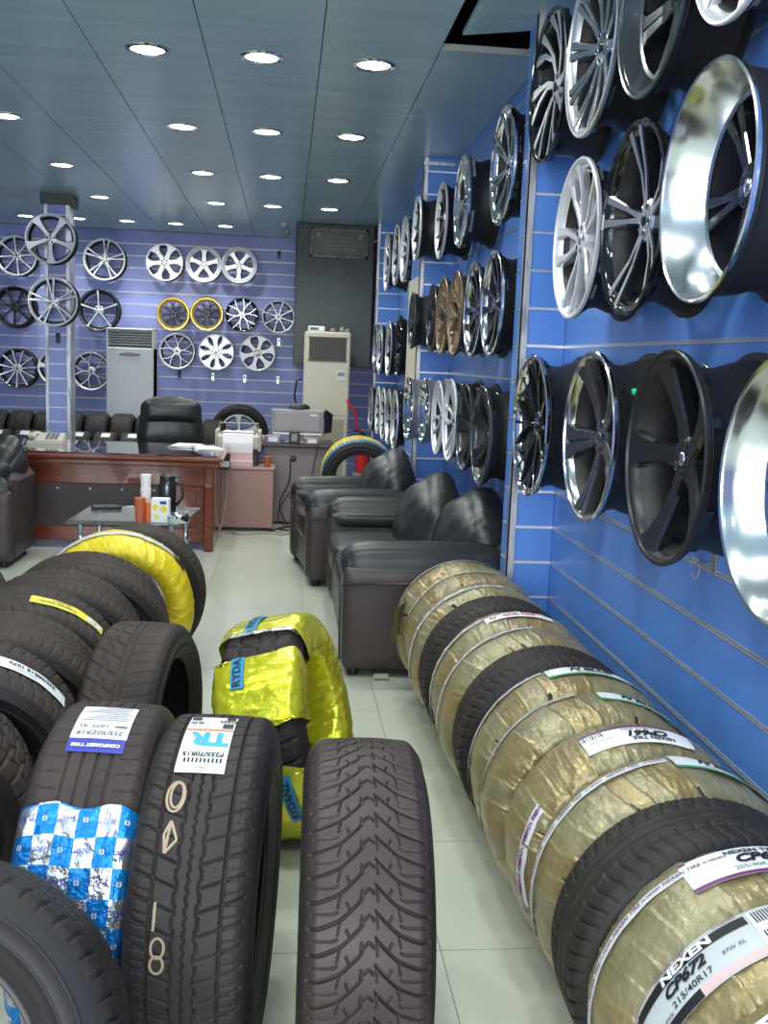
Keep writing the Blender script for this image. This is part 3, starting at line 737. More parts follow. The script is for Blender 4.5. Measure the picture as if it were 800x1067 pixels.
def build_wrapped(t, seed, mats, name='wrapped_tyre', gaps=2):
    """tyre wound in overlapping strips of film; a few slits show the rubber"""
    t.wrapped = True; root = empty(name)
    rs = np.random.RandomState(seed); nu, nv = 620, 64
    th = np.arange(nu) / nu * 2 * PI
    cuts = [0.0]
    while cuts[-1] < 2 * PI - .12: cuts.append(cuts[-1] + .13 + .34 * rs.rand() ** 1.5)
    cuts[-1] = 2 * PI; cuts = np.array(cuts)
    ph = np.linspace(0, 2 * PI, nv, endpoint=False)     # around the section, 0 = crown
    rc = (t.R + t.Rin) / 2; hh = (t.R - t.Rin) / 2; hw = t.W / 2
    cs, sn = np.cos(ph), np.sin(ph); ew, er = 2 / 2.7, 2 / 2.1
    w0 = hw * np.sign(sn) * np.abs(sn) ** ew; r0 = rc + hh * np.sign(cs) * np.abs(cs) ** er
    TH, PH = np.meshgrid(th, ph, indexing='ij')
    skew = .05 * np.sin(PH) + .03 * np.sin(2 * PH + seed)
    u = (TH + skew) % (2 * PI)
    idx = np.clip(np.searchsorted(cuts, u, side='right') - 1, 0, len(cuts) - 2)
    fr = (u - cuts[idx]) / (cuts[idx + 1] - cuts[idx])
    step = .0022 * fr ** 2 + .001 * np.exp(-((fr - .95) / .04) ** 2)
    S1 = TH * t.R; S2 = PH * hh
    cr = crinkle(S1, S2, seed, .0022, 62, 14) + crinkle(S1, S2 * .35, seed + 5, .0014, 90, 8) + .0012 * np.sin(S1 * 90 + 5 * np.sin(PH + seed)) * (np.abs(np.sin(PH)) > .5)
    wv = .003 * np.sin(TH * 7 + seed) * np.cos(PH)
    off = step + cr + wv
    slit = np.zeros_like(off, bool)
    for q in range(len(cuts) - 1):
        if rs.rand() < .35 * gaps / 2:
            c = [1.1, -1.1, 1.4, -1.4][rs.randint(4)]; slit |= (idx == q) & (fr < .09) & (np.abs(((PH - c + PI) % (2 * PI)) - PI) < .35)
    off = np.where(slit, off - .006, off)
    nx = np.abs(sn) ** 1.2 * np.sign(sn); nr = np.sign(cs) * np.abs(cs) ** .8; L = np.sqrt(nx ** 2 + nr ** 2); nx /= L; nr /= L
    w = w0[None] + nx[None] * off; r = r0[None] + nr[None] * off
    P = np.stack([w, -r * np.sin(TH), r * np.cos(TH) + t.R], -1)
    tone = np.array([rs.rand() for _ in cuts]); fm = np.where(slit, 2, np.where(tone[idx] > .55, 1, 0))
    gridmesh('film_wrap', P, [mats[0], mats[1], rubber_side], cu=True, cv=True, parent=root, fm=fm, flip=True)
    return root
def place(r, x, y, yaw_=0., lean=0., z=0., roll_=0.):
    """local X is the axle; lean tips it about the axle-less horizontal"""
    r.matrix_world = Matrix.Translation((x, y, z)) @ Matrix.Rotation(yaw_, 4, 'Z') @ Matrix.Rotation(lean, 4, 'Y') @ Matrix.Rotation(roll_, 4, 'X')
# ------------------------------------------------------------------ row of new tyres along the right wall
r = empty('wooden_rack', (.865, 2.73, 0), (0, 0, math.radians(1.6)))
m = MB(); m.box(-.16, -.10, -1.75, 1.6, 0, .055, 0, b=.004); m.build('rail', [wood], r)
m = MB(); m.box(.10, .16, -1.75, 1.6, 0, .055, 0, b=.004); m.build('rail', [wood], r)
for yy in (-1.5, 0, 1.45):
    m = MB(); m.box(-.10, .10, yy - .03, yy + .03, 0, .02, 0, b=.002); m.build('cross_piece', [wood], r)
tag(r, 'low raw wooden rack on the floor under the film wrapped tyres', 'tyre rack')
GR = 'new tyres standing in a row along the right wall'
RY = math.radians(90)
def nexen_band(t, root, w0, a0=-95, a1=20, num=6):
    th0 = math.radians(a0); th1 = math.radians(a1); L = (th1 - th0) * t.R
    patch(t, 'printed_tape', root, th0, w0, 0, 0, L, -.011, .011, [clear_tape], off=.0075, na=90, nb=3, wob=.0015, seed=int(w0 * 1e4) & 255)
    its = []
    for i in range(num):
        its.append(('NEXEN TIRE' if i % 2 == 0 else 'N NEXEN', L * (i + .5) / num, 0, .014 if i % 2 == 0 else .010, .02, .2))
    lettering(t, 'lettering', root, th0, w0, 0, its, ink_purple, off=.0095)
def label_cp(t, root, th0, w0, phi, big, size_line, frame, lab=label_white, L=.26, H=.085):
    la = math.radians(th0)
    o = patch(t, 'paper_label', root, la, w0, phi, -L / 2, L / 2, -H / 2, H / 2, [lab], off=.008, na=30, nb=8)
    o['label'] = 'printed paper label reading ' + big
    its = [('NEXEN TIRE', -L * .12, H * .30, .019, .03), (big, -L * .10, H * .02, .037, .05, .35)]
    lettering(t, 'lettering', root, la, w0, phi, its, ink, off=.0098)
    its = [(size_line, -L * .08, -H * .26, .017, 0), ('EXTRA LOAD', L * .34, H * .1, .010, 0)]
    for i in range(9): its.append(('rect', L * .30 + i * .007, L * .30 + i * .007 + (.002 + .002 * (i % 3 == 0)), -H * .33, -H * .08))
    lettering(t, 'lettering', root, la, w0, phi, its, ink_grey, off=.0098)
    lettering(t, 'coloured_frame', root, la, w0, phi, [('rect', -L / 2, L / 2, -H / 2, -H / 2 + .009), ('rect', -L / 2, -L / 2 + .016, -H / 2, H / 2)], frame, off=.009)
    lettering(t, 'lettering', root, la, w0, phi + PI / 2, [('N BLUE' if frame is ink_green else 'NEXEN', 0, L / 2 - .008, .013, .03)], label_white, off=.0102)
def new_wrap(seed, kind, R=.302, Wd=.218, Rin=.205):
    t = Tyre(R, Wd, Rin); mats = [gold_wrap, olive_wrap] if kind == 'g' else [olive_wrap, gold_wrap]
    return t, build_wrapped(t, seed, mats)
n = 15; ys = [3.645 - .2265 * (i - 3) for i in range(12)] + [1.63, 1.435, 1.24]
spec = {  # kind, seed, label
 0: ('o', 3, 'film wrapped tyre with a torn flap, beside the sofa at the far end'),
 1: ('g', 5, 'film wrapped tyre second from the far end of the row'),
 2: ('g', 8, 'gold film wrapped tyre just before the first bare tyre of the row'),
 3: ('k', 0, 'bare black tyre nearest the sofa in the right hand row'),
 4: ('o', 11, 'film wrapped tyre with red lettering label in the right hand row'),
 5: ('g', 14, 'film wrapped tyre just beyond the second bare tyre of the row'),
 6: ('k', 0, 'bare black tyre in the middle of the right hand row'),
 7: ('o', 17, 'pale film wrapped tyre with green framed label, in front of the middle bare tyre'),
 8: ('g', 19, 'film wrapped tyre with green and white label, behind the CP661 one'),
 9: ('g', 23, 'gold film wrapped tyre with white CP661 label'),
 10: ('o', 27, 'film wrapped tyre with green framed label, just behind the nearest bare tyre'),
 11: ('k', 0, 'bare black low profile tyre between film wrapped ones, nearest the camera'),
 12: ('o', 31, 'film wrapped tyre with purple framed CP672 label'),
 13: ('o', 37, 'film wrapped tyre with grey and black CP672 label and pink strip'),
 14: ('g', 41, 'film wrapped tyre in the lower right corner, nearest in the row'),
}
kt = Tyre(.302, .222, .216, 'asym', 56, 560, 60, .007)
K0 = None
for i in range(n):
    k, sd, lab = spec[i]
    if k == 'k':
        if K0 is None: K0 = build_tyre(kt); root = K0
        else: root = copy_tree(K0)
        t = kt
    else:
        t, root = new_wrap(sd, k)
        if i in (2, 4, 5, 7, 8, 9, 10, 12, 13): nexen_band(t, root, {2: -.02, 4: .01, 5: .03, 7: .05, 8: .055, 9: -.085, 10: .03, 12: .03, 13: .07}[i], -110, [10, 0, 0, -20, -12, -60, -2, -12, 70][[2, 4, 5, 7, 8, 9, 10, 12, 13].index(i)], 8)
        if i in (0, 1): nexen_band(t, root, .04, -70, 40, 4)
    place(root, .815 + .0065 * i + .008 * math.sin(i * 2.1), ys[i], RY + math.radians([-2, 1, 2, 0, -1, 2, -2, 1, -2, 1, 2, -1, 0, -2, 1][i]), 0, .03)
    tag(root, lab, 'tyre', GR)
    if i == 4: 
        la = math.radians(-4)
        patch(t, 'paper_label', root, la, -.02, 0, -.11, .13, -.022, .022, [label_white], off=.008)
        lettering(t, 'lettering', root, la, -.02, 0, [('N', -.085, 0, .03, .04, .3), ('ONE TIRE', .01, 0, .026, .04)], ink_red, off=.0098)
    if i == 7: label_cp(t, root, 12, .02, 0, 'N BLUE', '205/55R16 91V', ink_green, L=.32, H=.075)
    if i == 8: label_cp(t, root, 27, .02, 0, 'N BLUE', 'ECO 195/65R15', ink_green, L=.30, H=.07)
    if i == 9: label_cp(t, root, -2, -.028, PI, 'CP661', '205/60R16 92H', ink_purple, L=.27, H=.085)
    if i == 10: label_cp(t, root, 28, .03, 0, 'N BLUE', 'ECO 195/65R15', ink_green, L=.30, H=.08)
    if i == 12: label_cp(t, root, 4, .01, 0, 'CP672', '205/40R17 XL 84H', ink_purple, L=.36, H=.095)
    if i == 14: label_cp(t, root, -33, .0, 0, 'CP672', '205/50R17', ink_purple, L=.30, H=.095)
    if i == 13:
        la = math.radians(-44)
        o = patch(t, 'paper_label', root, la, .005, 0, -.15, .15, -.055, .055, [label_grey], off=.008, na=30, nb=8); o['label'] = 'grey paper label with black bands reading NEXEN CP672'
        lettering(t, 'coloured_frame', root, la, .005, 0, [('rect', -.15, .10, .028, .055), ('rect', -.15, -.02, -.055, -.036)], ink, off=.009)
        lettering(t, 'lettering', root, la, .005, 0, [('NEXEN', -.02, .041, .034, .05)], label_white, off=.0102)
        lettering(t, 'lettering', root, la, .005, 0, [('CP672', -.035, .008, .033, .05, .3), ('215/40R17', -.03, -.022, .02, .01), ('87W XL', .06, -.008, .012), ('12F10XK', -.10, -.03, .012)], ink, off=.0102)
        lettering(t, 'coloured_frame', root, la, .005, 0, [('rect', -.02, .115, -.052, -.037)], ink_pink, off=.009)
        patch(t, 'barcode_sticker', root, la, .005, 0, .105, .155, -.05, .06, [label_white], off=.0095)
        lettering(t, 'lettering', root, la, .005, 0, [('rect', .112 + .005 * q, .112 + .005 * q + .0025, s0, s0 + .035) for q in range(8) for s0 in (-.04, .018)] + [('1/1', .13, .004, .012)], ink, off=.011)
    if i == 0:     # torn flap of film
        th, w = np.meshgrid(np.linspace(-1.62, -1.05, 14), np.linspace(-.16, -.03, 8), indexing='ij')
        P = t.pos(th, np.clip(w, -.1, .1), .010); P[..., 0] = w; P[..., 1] -= 0
        lift = np.clip((-w - .05) / .1, 0, 1); P[..., 2] += .03 * lift * np.sin(th * 9); P[..., 1] += .05 * lift
        gridmesh('torn_flap', P, [gold_wrap], parent=root)
# ------------------------------------------------------------------ left row of used and new tyres
GL = 'tyres standing in a row on the left'
tA = Tyre(.335, .26, .225, 'touring', 62, 620, 56, .006, mt=rubber_dust)
tB = Tyre(.34, .27, .22, 'asym', 58, 620, 56, .007, mt=rubber_dust)
tC = Tyre(.33, .27, .22, 'block', 40, 560, 56, .008, mt=rubber_dust)
def lrow(t, proto, x, y, yw, label, lean=0, group=GL):
    if proto is None: r_ = build_tyre(t)
    else: r_ = copy_tree(proto)
    if group and proto_lean: y += .10; lean = math.radians(-10)
    place(r_, x, y, RY + math.radians(yw), lean, .02 if lean else 0); tag(r_, label, 'tyre', group); return r_
proto_lean = False
A0 = lrow(tA, None, -.70, 4.92, 3, 'bare tyre at the far end of the left row, behind the yellow wrapped one')
proto_lean = True
B0 = lrow(tB, None, -.79, 4.00, 9, 'used tyre directly in front of the yellow wrapped tyre')
lrow(tA, A0, -.84, 3.70, 10, 'used ribbed tyre second in front of the yellow wrapped one')
t5 = lrow(tB, B0, -.87, 3.36, 10, 'tyre with a yellow sticker on its tread')
patch(tB, 'yellow_sticker', t5, math.radians(27), -.03, math.radians(-5), -.13, .13, -.025, .025, [label_yellow], off=.003, na=20, wob=.003)
lettering(tB, 'lettering', t5, math.radians(27), -.03, math.radians(175), [('TUBELESS RADIAL', .04, .006, .016, .03), ('P215/65R16', .03, -.012, .013, .02)], ink, off=.005)
patch(tB, 'size_sticker', t5, math.radians(27), -.03, math.radians(-5), .06, .12, -.022, .012, [label_white], off=.0052, na=6)
lettering(tB, 'lettering', t5, math.radians(27), -.03, math.radians(175), [('98 H', -.09, .006, .012, .02)], ink, off=.0068)
lrow(tA, A0, -.87, 3.07, 10, 'used tyre between the yellow sticker one and the white label one')
t7 = lrow(tB, B0, -.90, 2.74, 11, 'tyre with a long white size label on its tread')
patch(tB, 'white_label', t7, math.radians(38), -.03, 0, -.12, .12, -.026, .026, [label_white], off=.003, na=20, wob=.002)
lettering(tB, 'lettering', t7, math.radians(38), -.03, PI, [('235/60R18 107V', .0, -.008, .022, .03), ('EXTRA LOAD', .02, .013, .010)], ink, off=.005)
C0 = lrow(tC, None, -.95, 2.42, 12, 'chunky block tread tyre in front of the white label one')
lrow(tC, C0, -1.03, 2.10, 12, 'chunky block tread tyre nearest the camera in the left row')
lrow(tA, A0, -1.52, 4.45, 10, 'used tyre standing apart at the left edge near the sofa', group=None)
# yellow wrapped tyre of that row
tY = Tyre(.345, .265, .22); Y0 = build_wrapped(tY, 52, [yellow_wrap, yellow_wrap], gaps=1)
place(Y0, -.745, 4.60, RY + math.radians(8), math.radians(-5), .01); tag(Y0, 'tyre wrapped in bright yellow film at the far end of the left row', 'tyre', GL)
patch(tY, 'printed_tape', Y0, math.radians(-50), -.02, 0, 0, .62, -.02, .02, [clear_tape], off=.008, na=60, nb=4, wob=.006, seed=3, fold=.002)
patch(tY, 'torn_opening', Y0, math.radians(52), -.02, .2, -.035, .04, -.035, .03, [rubber], off=.0095, na=8, nb=6, wob=.01, seed=5)
# ------------------------------------------------------------------ front group
tTc = Tyre(.364, .240, .20, 'vee', 52, 1400, 150, .0085, crown=.016, mt=rubber_old)
r = build_tyre(tTc); place(r, .178, 1.93, math.radians(-2), 0); tag(r, 'worn bare tyre with arrow shaped tread standing alone at the front centre', 'tyre')
tTb = Tyre(.364, .240, .195, 'rib', 54, 1100, 110, .009, mt=rubber)
r = build_tyre(tTb); place(r, -.138, 2.07, math.radians(-5), math.radians(1), roll_=0); tag(r, 'tyre with a TR sticker and chalk marks on its ribbed tread', 'tyre')
la = math.radians(12)
patch(tTb, 'size_sticker', r, la, -.01, -PI / 2, -.049, .049, -.115, .095, [label_white], off=.003, na=10, nb=18)
# text runs towards local -X, its top towards the viewer
lettering(tTb, 'lettering', r, la, -.01, -PI / 2, [('TR', -.006, -.006, .062, .05)], ink_cyan, off=.005)
lettering(tTb, 'coloured_line', r, la, -.01, -PI / 2, [('rect', -.049, .049, -.042, -.036)], ink_orange, off=.005)
lettering(tTb, 'lettering', r, la, -.01, -PI / 2, [('P255/70R15', 0, .046, .017, .03), ('TR', 0, .030, .009), ('M+S', .0, .082, .011), ('D255', -.032, -.084, .016, .04), ('SUV', .032, -.074, .016, .04)] + [('rect', -.04 + .008 * q, -.036 + .008 * q, .058, .070) for q in range(10)] + [('rect', -.046, -.024, -.070, -.049), ('rect', .026, .046, -.106, -.09), ('rect', -.046, -.027, -.108, -.094)], ink, off=.005)
# chalk figures drawn on the tread
def stroke(t, name, root, pts, wd=.005, off=.0015):
    V_ = []; F_ = []
    for q in range(len(pts) - 1):
        (a0, b0), (a1, b1) = pts[q], pts[q + 1]; L = math.hypot(a1 - a0, b1 - b0); nx, ny = -(b1 - b0) / L * wd / 2, (a1 - a0) / L * wd / 2
        k = len(V_); V_ += [(a0 + nx, b0 + ny), (a1 + nx, b1 + ny), (a1 - nx, b1 - ny), (a0 - nx, b0 - ny)]; F_.append((k, k + 1, k + 2, k + 3))
    A = np.array(V_); P = t.pos(A[:, 0] / t.R, A[:, 1], off); return mk(name, P, F_, [chalk], root)
def circ(a, b, ra, rb, s=0, e=360, n=22): return [(a + ra * math.cos(math.radians(s + (e - s) * i / n)), b + rb * math.sin(math.radians(s + (e - s) * i / n))) for i in range(n + 1)]
stroke(tTb, 'chalk_mark', r, circ(.225, -.045, .032, .017)); stroke(tTb, 'chalk_mark', r, circ(.222, -.043, .027, .012))
stroke(tTb, 'chalk_mark', r, [(.275, -.045), (.335, -.05), (.31, -.03), (.275, -.045), (.30, -.055), (.335, -.05)])
stroke(tTb, 'chalk_mark', r, [(.42, -.055), (.47, -.055)]); stroke(tTb, 'chalk_mark', r, circ(.50, -.045, .018, .012)); stroke(tTb, 'chalk_mark', r, circ(.53, -.045, .016, .012))
# blue and silver film tyre
tTa = Tyre(.364, .240, .245, 'uhp', 60, 1000, 110, .007, mt=rubber_dust)
r = build_tyre(tTa); Ta = r; place(r, -.385, 2.15, math.radians(-3), math.radians(2)); tag(r, 'tyre half covered in blue and silver checked film with a white label on top', 'tyre')
la = math.radians(13)
o = patch(tTa, 'paper_label', r, la, .0, -PI / 2, -.058, .058, -.10, .035, [label_white], off=.003, na=16, nb=16)
o2 = patch(tTa, 'paper_label', r, la, .0, -PI / 2, -.058, .058, .035, .075, [ink_blue], off=.003, na=16, nb=6); o2['label'] = 'blue brand strip of the label'
lettering(tTa, 'lettering', r, la, .0, -PI / 2, [('255/50ZR19', .0, .018, .019, .02), ('107Y XL', .018, -.006, .018, .02)] + [('rect', -.05 + .004 * (q % 3), .05 - .013 * (q % 4), -.03 - .009 * q, -.0275 - .009 * q) for q in range(8)] + [('rect', -.052, -.026, -.008, -.001)], ink_grey, off=.0048)
lettering(tTa, 'lettering', r, la, .0, -PI / 2, [('COMFOREST TYRE', .0, .056, .0118, .05)], label_white, off=.0048)
ringt = [(.056 + .016 * math.cos(q * PI / 8), -.045 + .02 * math.sin(q * PI / 8)) for q in range(17)]
# film: checkerboard of blue and silver cells
na, nb = 150, 54
A, B = np.meshgrid(np.linspace(0, .62, na), np.linspace(-.116, .116, nb), indexing='ij')
th = math.radians(44) + (A + .006 * np.sin(B * 55 + 1) * (1 - A / .62) ** 6) / tTa.R
cr = crinkle(A, B, 7, .006, 30, 12)
P = tTa.pos(th, B, 0); Pn = tTa.pos(th, B, 1.); P = P + (Pn - P) * (.004 + cr)[..., None]
ia = np.floor((A + .01 * B) / .055).astype(int); ib = np.floor((B + .116) / .0387).astype(int)
fm = ((ia + ib) % 2)[:-1, :-1]
f = gridmesh('checked_film', P, [silver_foil, blue_foil], parent=r, fm=fm); f['label'] = 'crinkled blue and silver checked film'
its = []; its2 = []
for i in range(11):
    for j_ in range(6):
        a = (i + .5) * .055; b = -.116 + (j_ + .5) * .0387
        if (i + j_) % 2 == 0: its.append(('Lord', b, -a, .019, .0, 0))
        else: its2 += [('o', b, -a, .016, .02, 0), ('( )', b, -a, .012, .02, 0)]
lettering(tTa, 'lettering', r, math.radians(44), 0, PI / 2, its, ink_blue, off=.0145)
lettering(tTa, 'lettering', r, math.radians(44), 0, PI / 2, its2, label_grey, off=.0145)
# small used tyre behind
tTd = Tyre(.33, .24, .22, 'snake', 36, 640, 70, .007, mt=rubber_dust)
r = build_tyre(tTd); place(r, -.425, 3.12, math.radians(-9), 0); tag(r, 'used tyre with winding tread blocks standing behind the TR sticker tyre', 'tyre')
# lime yellow foil tyre leaning
tTe = Tyre(.335, .25, .21, 'block', 34, 620, 60, .008)
r = build_tyre(tTe); place(r, .115, 3.06, math.radians(-13), math.radians(-14), z=.028)
tag(r, 'tyre wrapped in shiny lime yellow foil with blue tape, leaning left', 'tyre')
def foil(t, name, root, a0, a1, m_, seed, na=170):
    nv = 48; th = np.linspace(math.radians(a0), math.radians(a1), na); ph = np.linspace(0, 2 * PI, nv, endpoint=False)
    rc = (t.R + t.Rin) / 2; hh = (t.R - t.Rin) / 2 + .006; hw = t.W * .505 + .006
    cs, sn = np.cos(ph), np.sin(ph); w0 = hw * np.sign(sn) * np.abs(sn) ** .42; r0 = rc + hh * np.sign(cs) * np.abs(cs) ** .42
    TH, PH = np.meshgrid(th, ph, indexing='ij'); TH = TH + .05 * np.sin(PH * 2 + seed) * (np.abs((TH - th.mean()) / (th[-1] - th.mean())) > .9)
    cr = crinkle(TH * t.R, PH * .12, seed, .007, 22, 12)
    nx = np.sign(sn) * np.abs(sn) ** 2; nr = np.sign(cs) * np.abs(cs) ** 2; L = np.hypot(nx, nr); nx /= L; nr /= L
    w = w0 + nx * cr; rr = r0 + nr * cr
    P = np.stack([w, -rr * np.sin(TH), rr * np.cos(TH) + t.R], -1)
    return gridmesh(name, P, [m_], cv=True, parent=root, flip=True)
foil(tTe, 'foil_wrap', r, -185, 17, lime_foil, 5); foil(tTe, 'foil_wrap', r, 33, 72, lime_foil, 9, 80); foil(tTe, 'foil_wrap', r, 92, 160, lime_foil, 12, 90)
patch(tTe, 'printed_tape', r, math.radians(17), 0, PI / 2, -.125, .12, -.008, .008, [silver_foil], off=.012, na=30, nb=4, fold=.004)
for a0, a1, lt in ((-14, 15, 'RYDANZ'), (35, 52, 'RYDA'), (96, 125, 'RYDANZ')):
    L = math.radians(a1 - a0) * tTe.R
    ww = {-14: -.03, 35: -.045, 96: .055}[a0]
    patch(tTe, 'blue_tape', r, math.radians(a0), ww, 0, 0, L, -.02, .02, [tag_blue], off=.016, na=26, nb=4)
    lettering(tTe, 'lettering', r, math.radians(a0), ww, PI, [(lt, -L / 2, 0, .034, .02)], ink, off=.0185)
# tyre in the lower left corner
tTf = Tyre(.34, .26, .22, 'touring', 60, 560, 50, .006)
r = build_tyre(tTf); place(r, -.56, 1.37, RY + math.radians(2), math.radians(24), z=.035); tag(r, 'tyre seen from the side, cut by the lower left corner of the picture', 'tyre')
m = MB(); T = Matrix.Translation((0, 0, .34)) @ Matrix.Rotation(PI / 2, 4, 'Y')
m.lathe([(.214, -.110), (.223, -.104), (.227, -.108), (.219, -.116)], 64, 0, T, closed=True); m.build('bead_ring', [mat('bead_rubber', (.075, .065, .06), .6)], r, True)
# ------------------------------------------------------------------ tyre shelves at the back wall
GBk = 'display tyres on the floor rack at the back wall'
tS = Tyre(.31, .25, .2, 'touring', 56, 300, 30, .007)
S0 = build_tyre(tS); first = True
def back(x, y, z, lab, sticker=True, yw=0):
    global first
    if first: r_ = S0; first = False
    else: r_ = copy_tree(S0)
    place(r_, x, y, math.radians(yw), 0, z); tag(r_, lab, 'tyre', GBk)
    if sticker:
        patch(tS, 'white_label', r_, math.radians(18), 0, 0, -.06, .06, -.045, .045, [label_white], off=.003, na=6, nb=3)
    return r_
ordn = ['first', 'second', 'third', 'fourth', 'fifth', 'sixth', 'seventh', 'eighth', 'ninth', 'tenth', 'eleventh']
protoS = S0; protoSt = None
ux = [-3.86 + .285 * i for i in range(9)]
ups = []
for i, x in enumerate(ux): 
    if first: r_ = S0; first = False
    else: r_ = copy_tree(S0)
    place(r_, x, 12.03, 0, 0, .17); tag(r_, 'display tyre, %s from left in the upper row behind the desk' % ordn[i], 'tyre', GBk); ups.append(r_)
lows = []
for i in range(11):
    r_ = copy_tree(S0); place(r_, -3.95 + .285 * i, 11.38, 0, 0, 0); tag(r_, 'display tyre, %s from left in the lower row behind the desk' % ordn[i], 'tyre', GBk); lows.append(r_)
for r_ in lows + ups[1:2]:
    patch(tS, 'white_label', r_, math.radians(24), .02, 0, -.05, .04, -.05, .045, [label_white], off=.003, na=6, nb=3)
patch(tS, 'red_and_white_label', ups[1], math.radians(30), 0, 0, .045, .10, -.03, .03, [ink_red], off=.0034, na=6, nb=3)
m = MB()
m.box(-4.1, -1.4, 11.86, 11.91, .13, .18, 0); m.box(-4.1, -1.4, 12.15, 12.20, .13, .18, 0)
for x in (-4.05, -3.0, -2.1, -1.45): m.box(x - .02, x + .02, 11.87, 11.91, 0, .14, 0); m.box(x - .02, x + .02, 12.16, 12.2, 0, .14, 0); m.box(x - .018, x + .018, 11.91, 12.16, .1, .13, 0)
tag(m.build('tyre_rack', [steel]), 'low steel rack under the upper row of display tyres', 'tyre rack')
# tyres right of the office chair
for i, (x, z) in enumerate([(-1.13, .0), (-.84, .0)]):
    r_ = copy_tree(S0); place(r_, x, 12.3, 0, 0, z + .12); tag(r_, ['display tyre just left of the printer', 'display tyre behind the printer'][i] + ' by the back wall', 'tyre', GBk)
m = MB(); m.box(-1.3, -.66, 12.15, 12.45, 0, .118, 0, b=.01); tag(m.build('low_platform', [black_plastic]), 'low dark platform under the tyres behind the printer', 'platform')
tBig = Tyre(.36, .24, .235, 'touring', 60, 300, 30, .007)
r = build_tyre(tBig); place(r, -.56, 12.75, RY, math.radians(0), .19); tag(r, 'complete wheel with silver rim standing by the back wall behind the printer', 'wheel')
m = MB(); m.box(-.95, -.2, 12.6, 12.95, 0, .185, 0, b=.01); tag(m.build('storage_box', [black_plastic]), 'dark storage box under the complete wheel by the back wall', 'box')
wr = rim(.24, .2, **K['b5w']); MW = Matrix.Translation((-.12, 0, .36)) @ Matrix.Rotation(-PI / 2, 4, 'Y'); wr.name = 'alloy_wheel'
for ch in list(wr.children):
    mb = ch.matrix_basis.copy(); ch.parent = r; ch.matrix_parent_inverse = Matrix.Identity(4); ch.matrix_basis = MW @ mb
bpy.data.objects.remove(wr)
# striped tyres behind the far armchair
tStr = Tyre(.33, .2, .21, 'touring', 56, 300, 30, .007); S1 = None
for i, (x, y, mm_) in enumerate([(.66, 8.86, [label_yellow, None]), (.65, 8.64, [label_yellow, tag_blue]), (.645, 8.43, [tag_blue, ink_orange])]):
    if S1 is None: S1 = build_tyre(tStr); cp1 = [copy_tree(S1), copy_tree(S1)]; r_ = S1
    else: r_ = cp1[i - 1]
    place(r_, x, y, RY - .1, 0, .19)
    tag(r_, ['farthest of the three tyres with coloured stripes behind the far armchair', 'middle one of the three striped tyres behind the far armchair, yellow and blue bands', 'nearest of the three striped tyres behind the far armchair'][i], 'tyre', 'tyres with coloured bands')
    for q, mq in enumerate([c for c in mm_ if c]):
        patch(tStr, 'coloured_band', r_, math.radians(-100), -.06 + .08 * q, 0, 0, 1.1, -.028, .028, [mq], off=.004, na=50, nb=3)
m = MB(); m.box(.46, .86, 8.32, 9.0, 0, .188, 0, b=.01); tag(m.build('low_platform', [wood]), 'low platform under the striped tyres behind the armchair', 'platform')
# ------------------------------------------------------------------ furniture
def soft(name, parent, dims, loc, r, mt, puff=.01, rot=None, n=12, fold=None):
    v, f = rbox(*dims, r, n, puff, fold); o = mk(name, v, f, [mt], parent, smooth=True); o.location = loc
    if rot: o.rotation_euler = rot
    return o
def folds(seed, amp=.006, ax=2):
    def fn(P, p):
        e = max(0, abs(p[ax]) - .1)
        k = math.sin(p[(ax + 1) % 3] * 16 + seed + 2.5 * p[(ax + 2) % 3]) * math.sin(p[(ax + 1) % 3] * 7 + seed * 2)
        P = Vector(P); d = Vector(P).normalized(); return P + d * (-abs(k) * amp * (.3 + e))
    return fn
def back_fold(P, p):
    # pointed crown in the middle of the top edge and radiating creases
    P = Vector(P); t = (p[2] + 1) / 2
    P.z += .07 * (1 - abs(p[1])) ** 1.0 * t - .03 * t * abs(p[1])
    P.x -= .03 * (1 - p[1] ** 2) * (1 - p[2] ** 2) * (1 if p[0] < 0 else 0)
    k = math.sin((p[1] * 2.2 + p[2] * 1.2) * 6) ; P.x += .020 * max(0, k) ** 2 * (1 - t * .6) * (1 if p[0] < 0 else 0)
    k2 = abs(math.sin(p[1] * 9 + 1.6 * p[2])) ** 6; P.x += .012 * k2 * (1 if p[0] < 0 else 0)
    return P
def piping(name, parent, pts, r=.005, m_=None):
    m = MB(); m.tube(pts, r, 6); return m.build(name, [m_ or leather], parent, True)
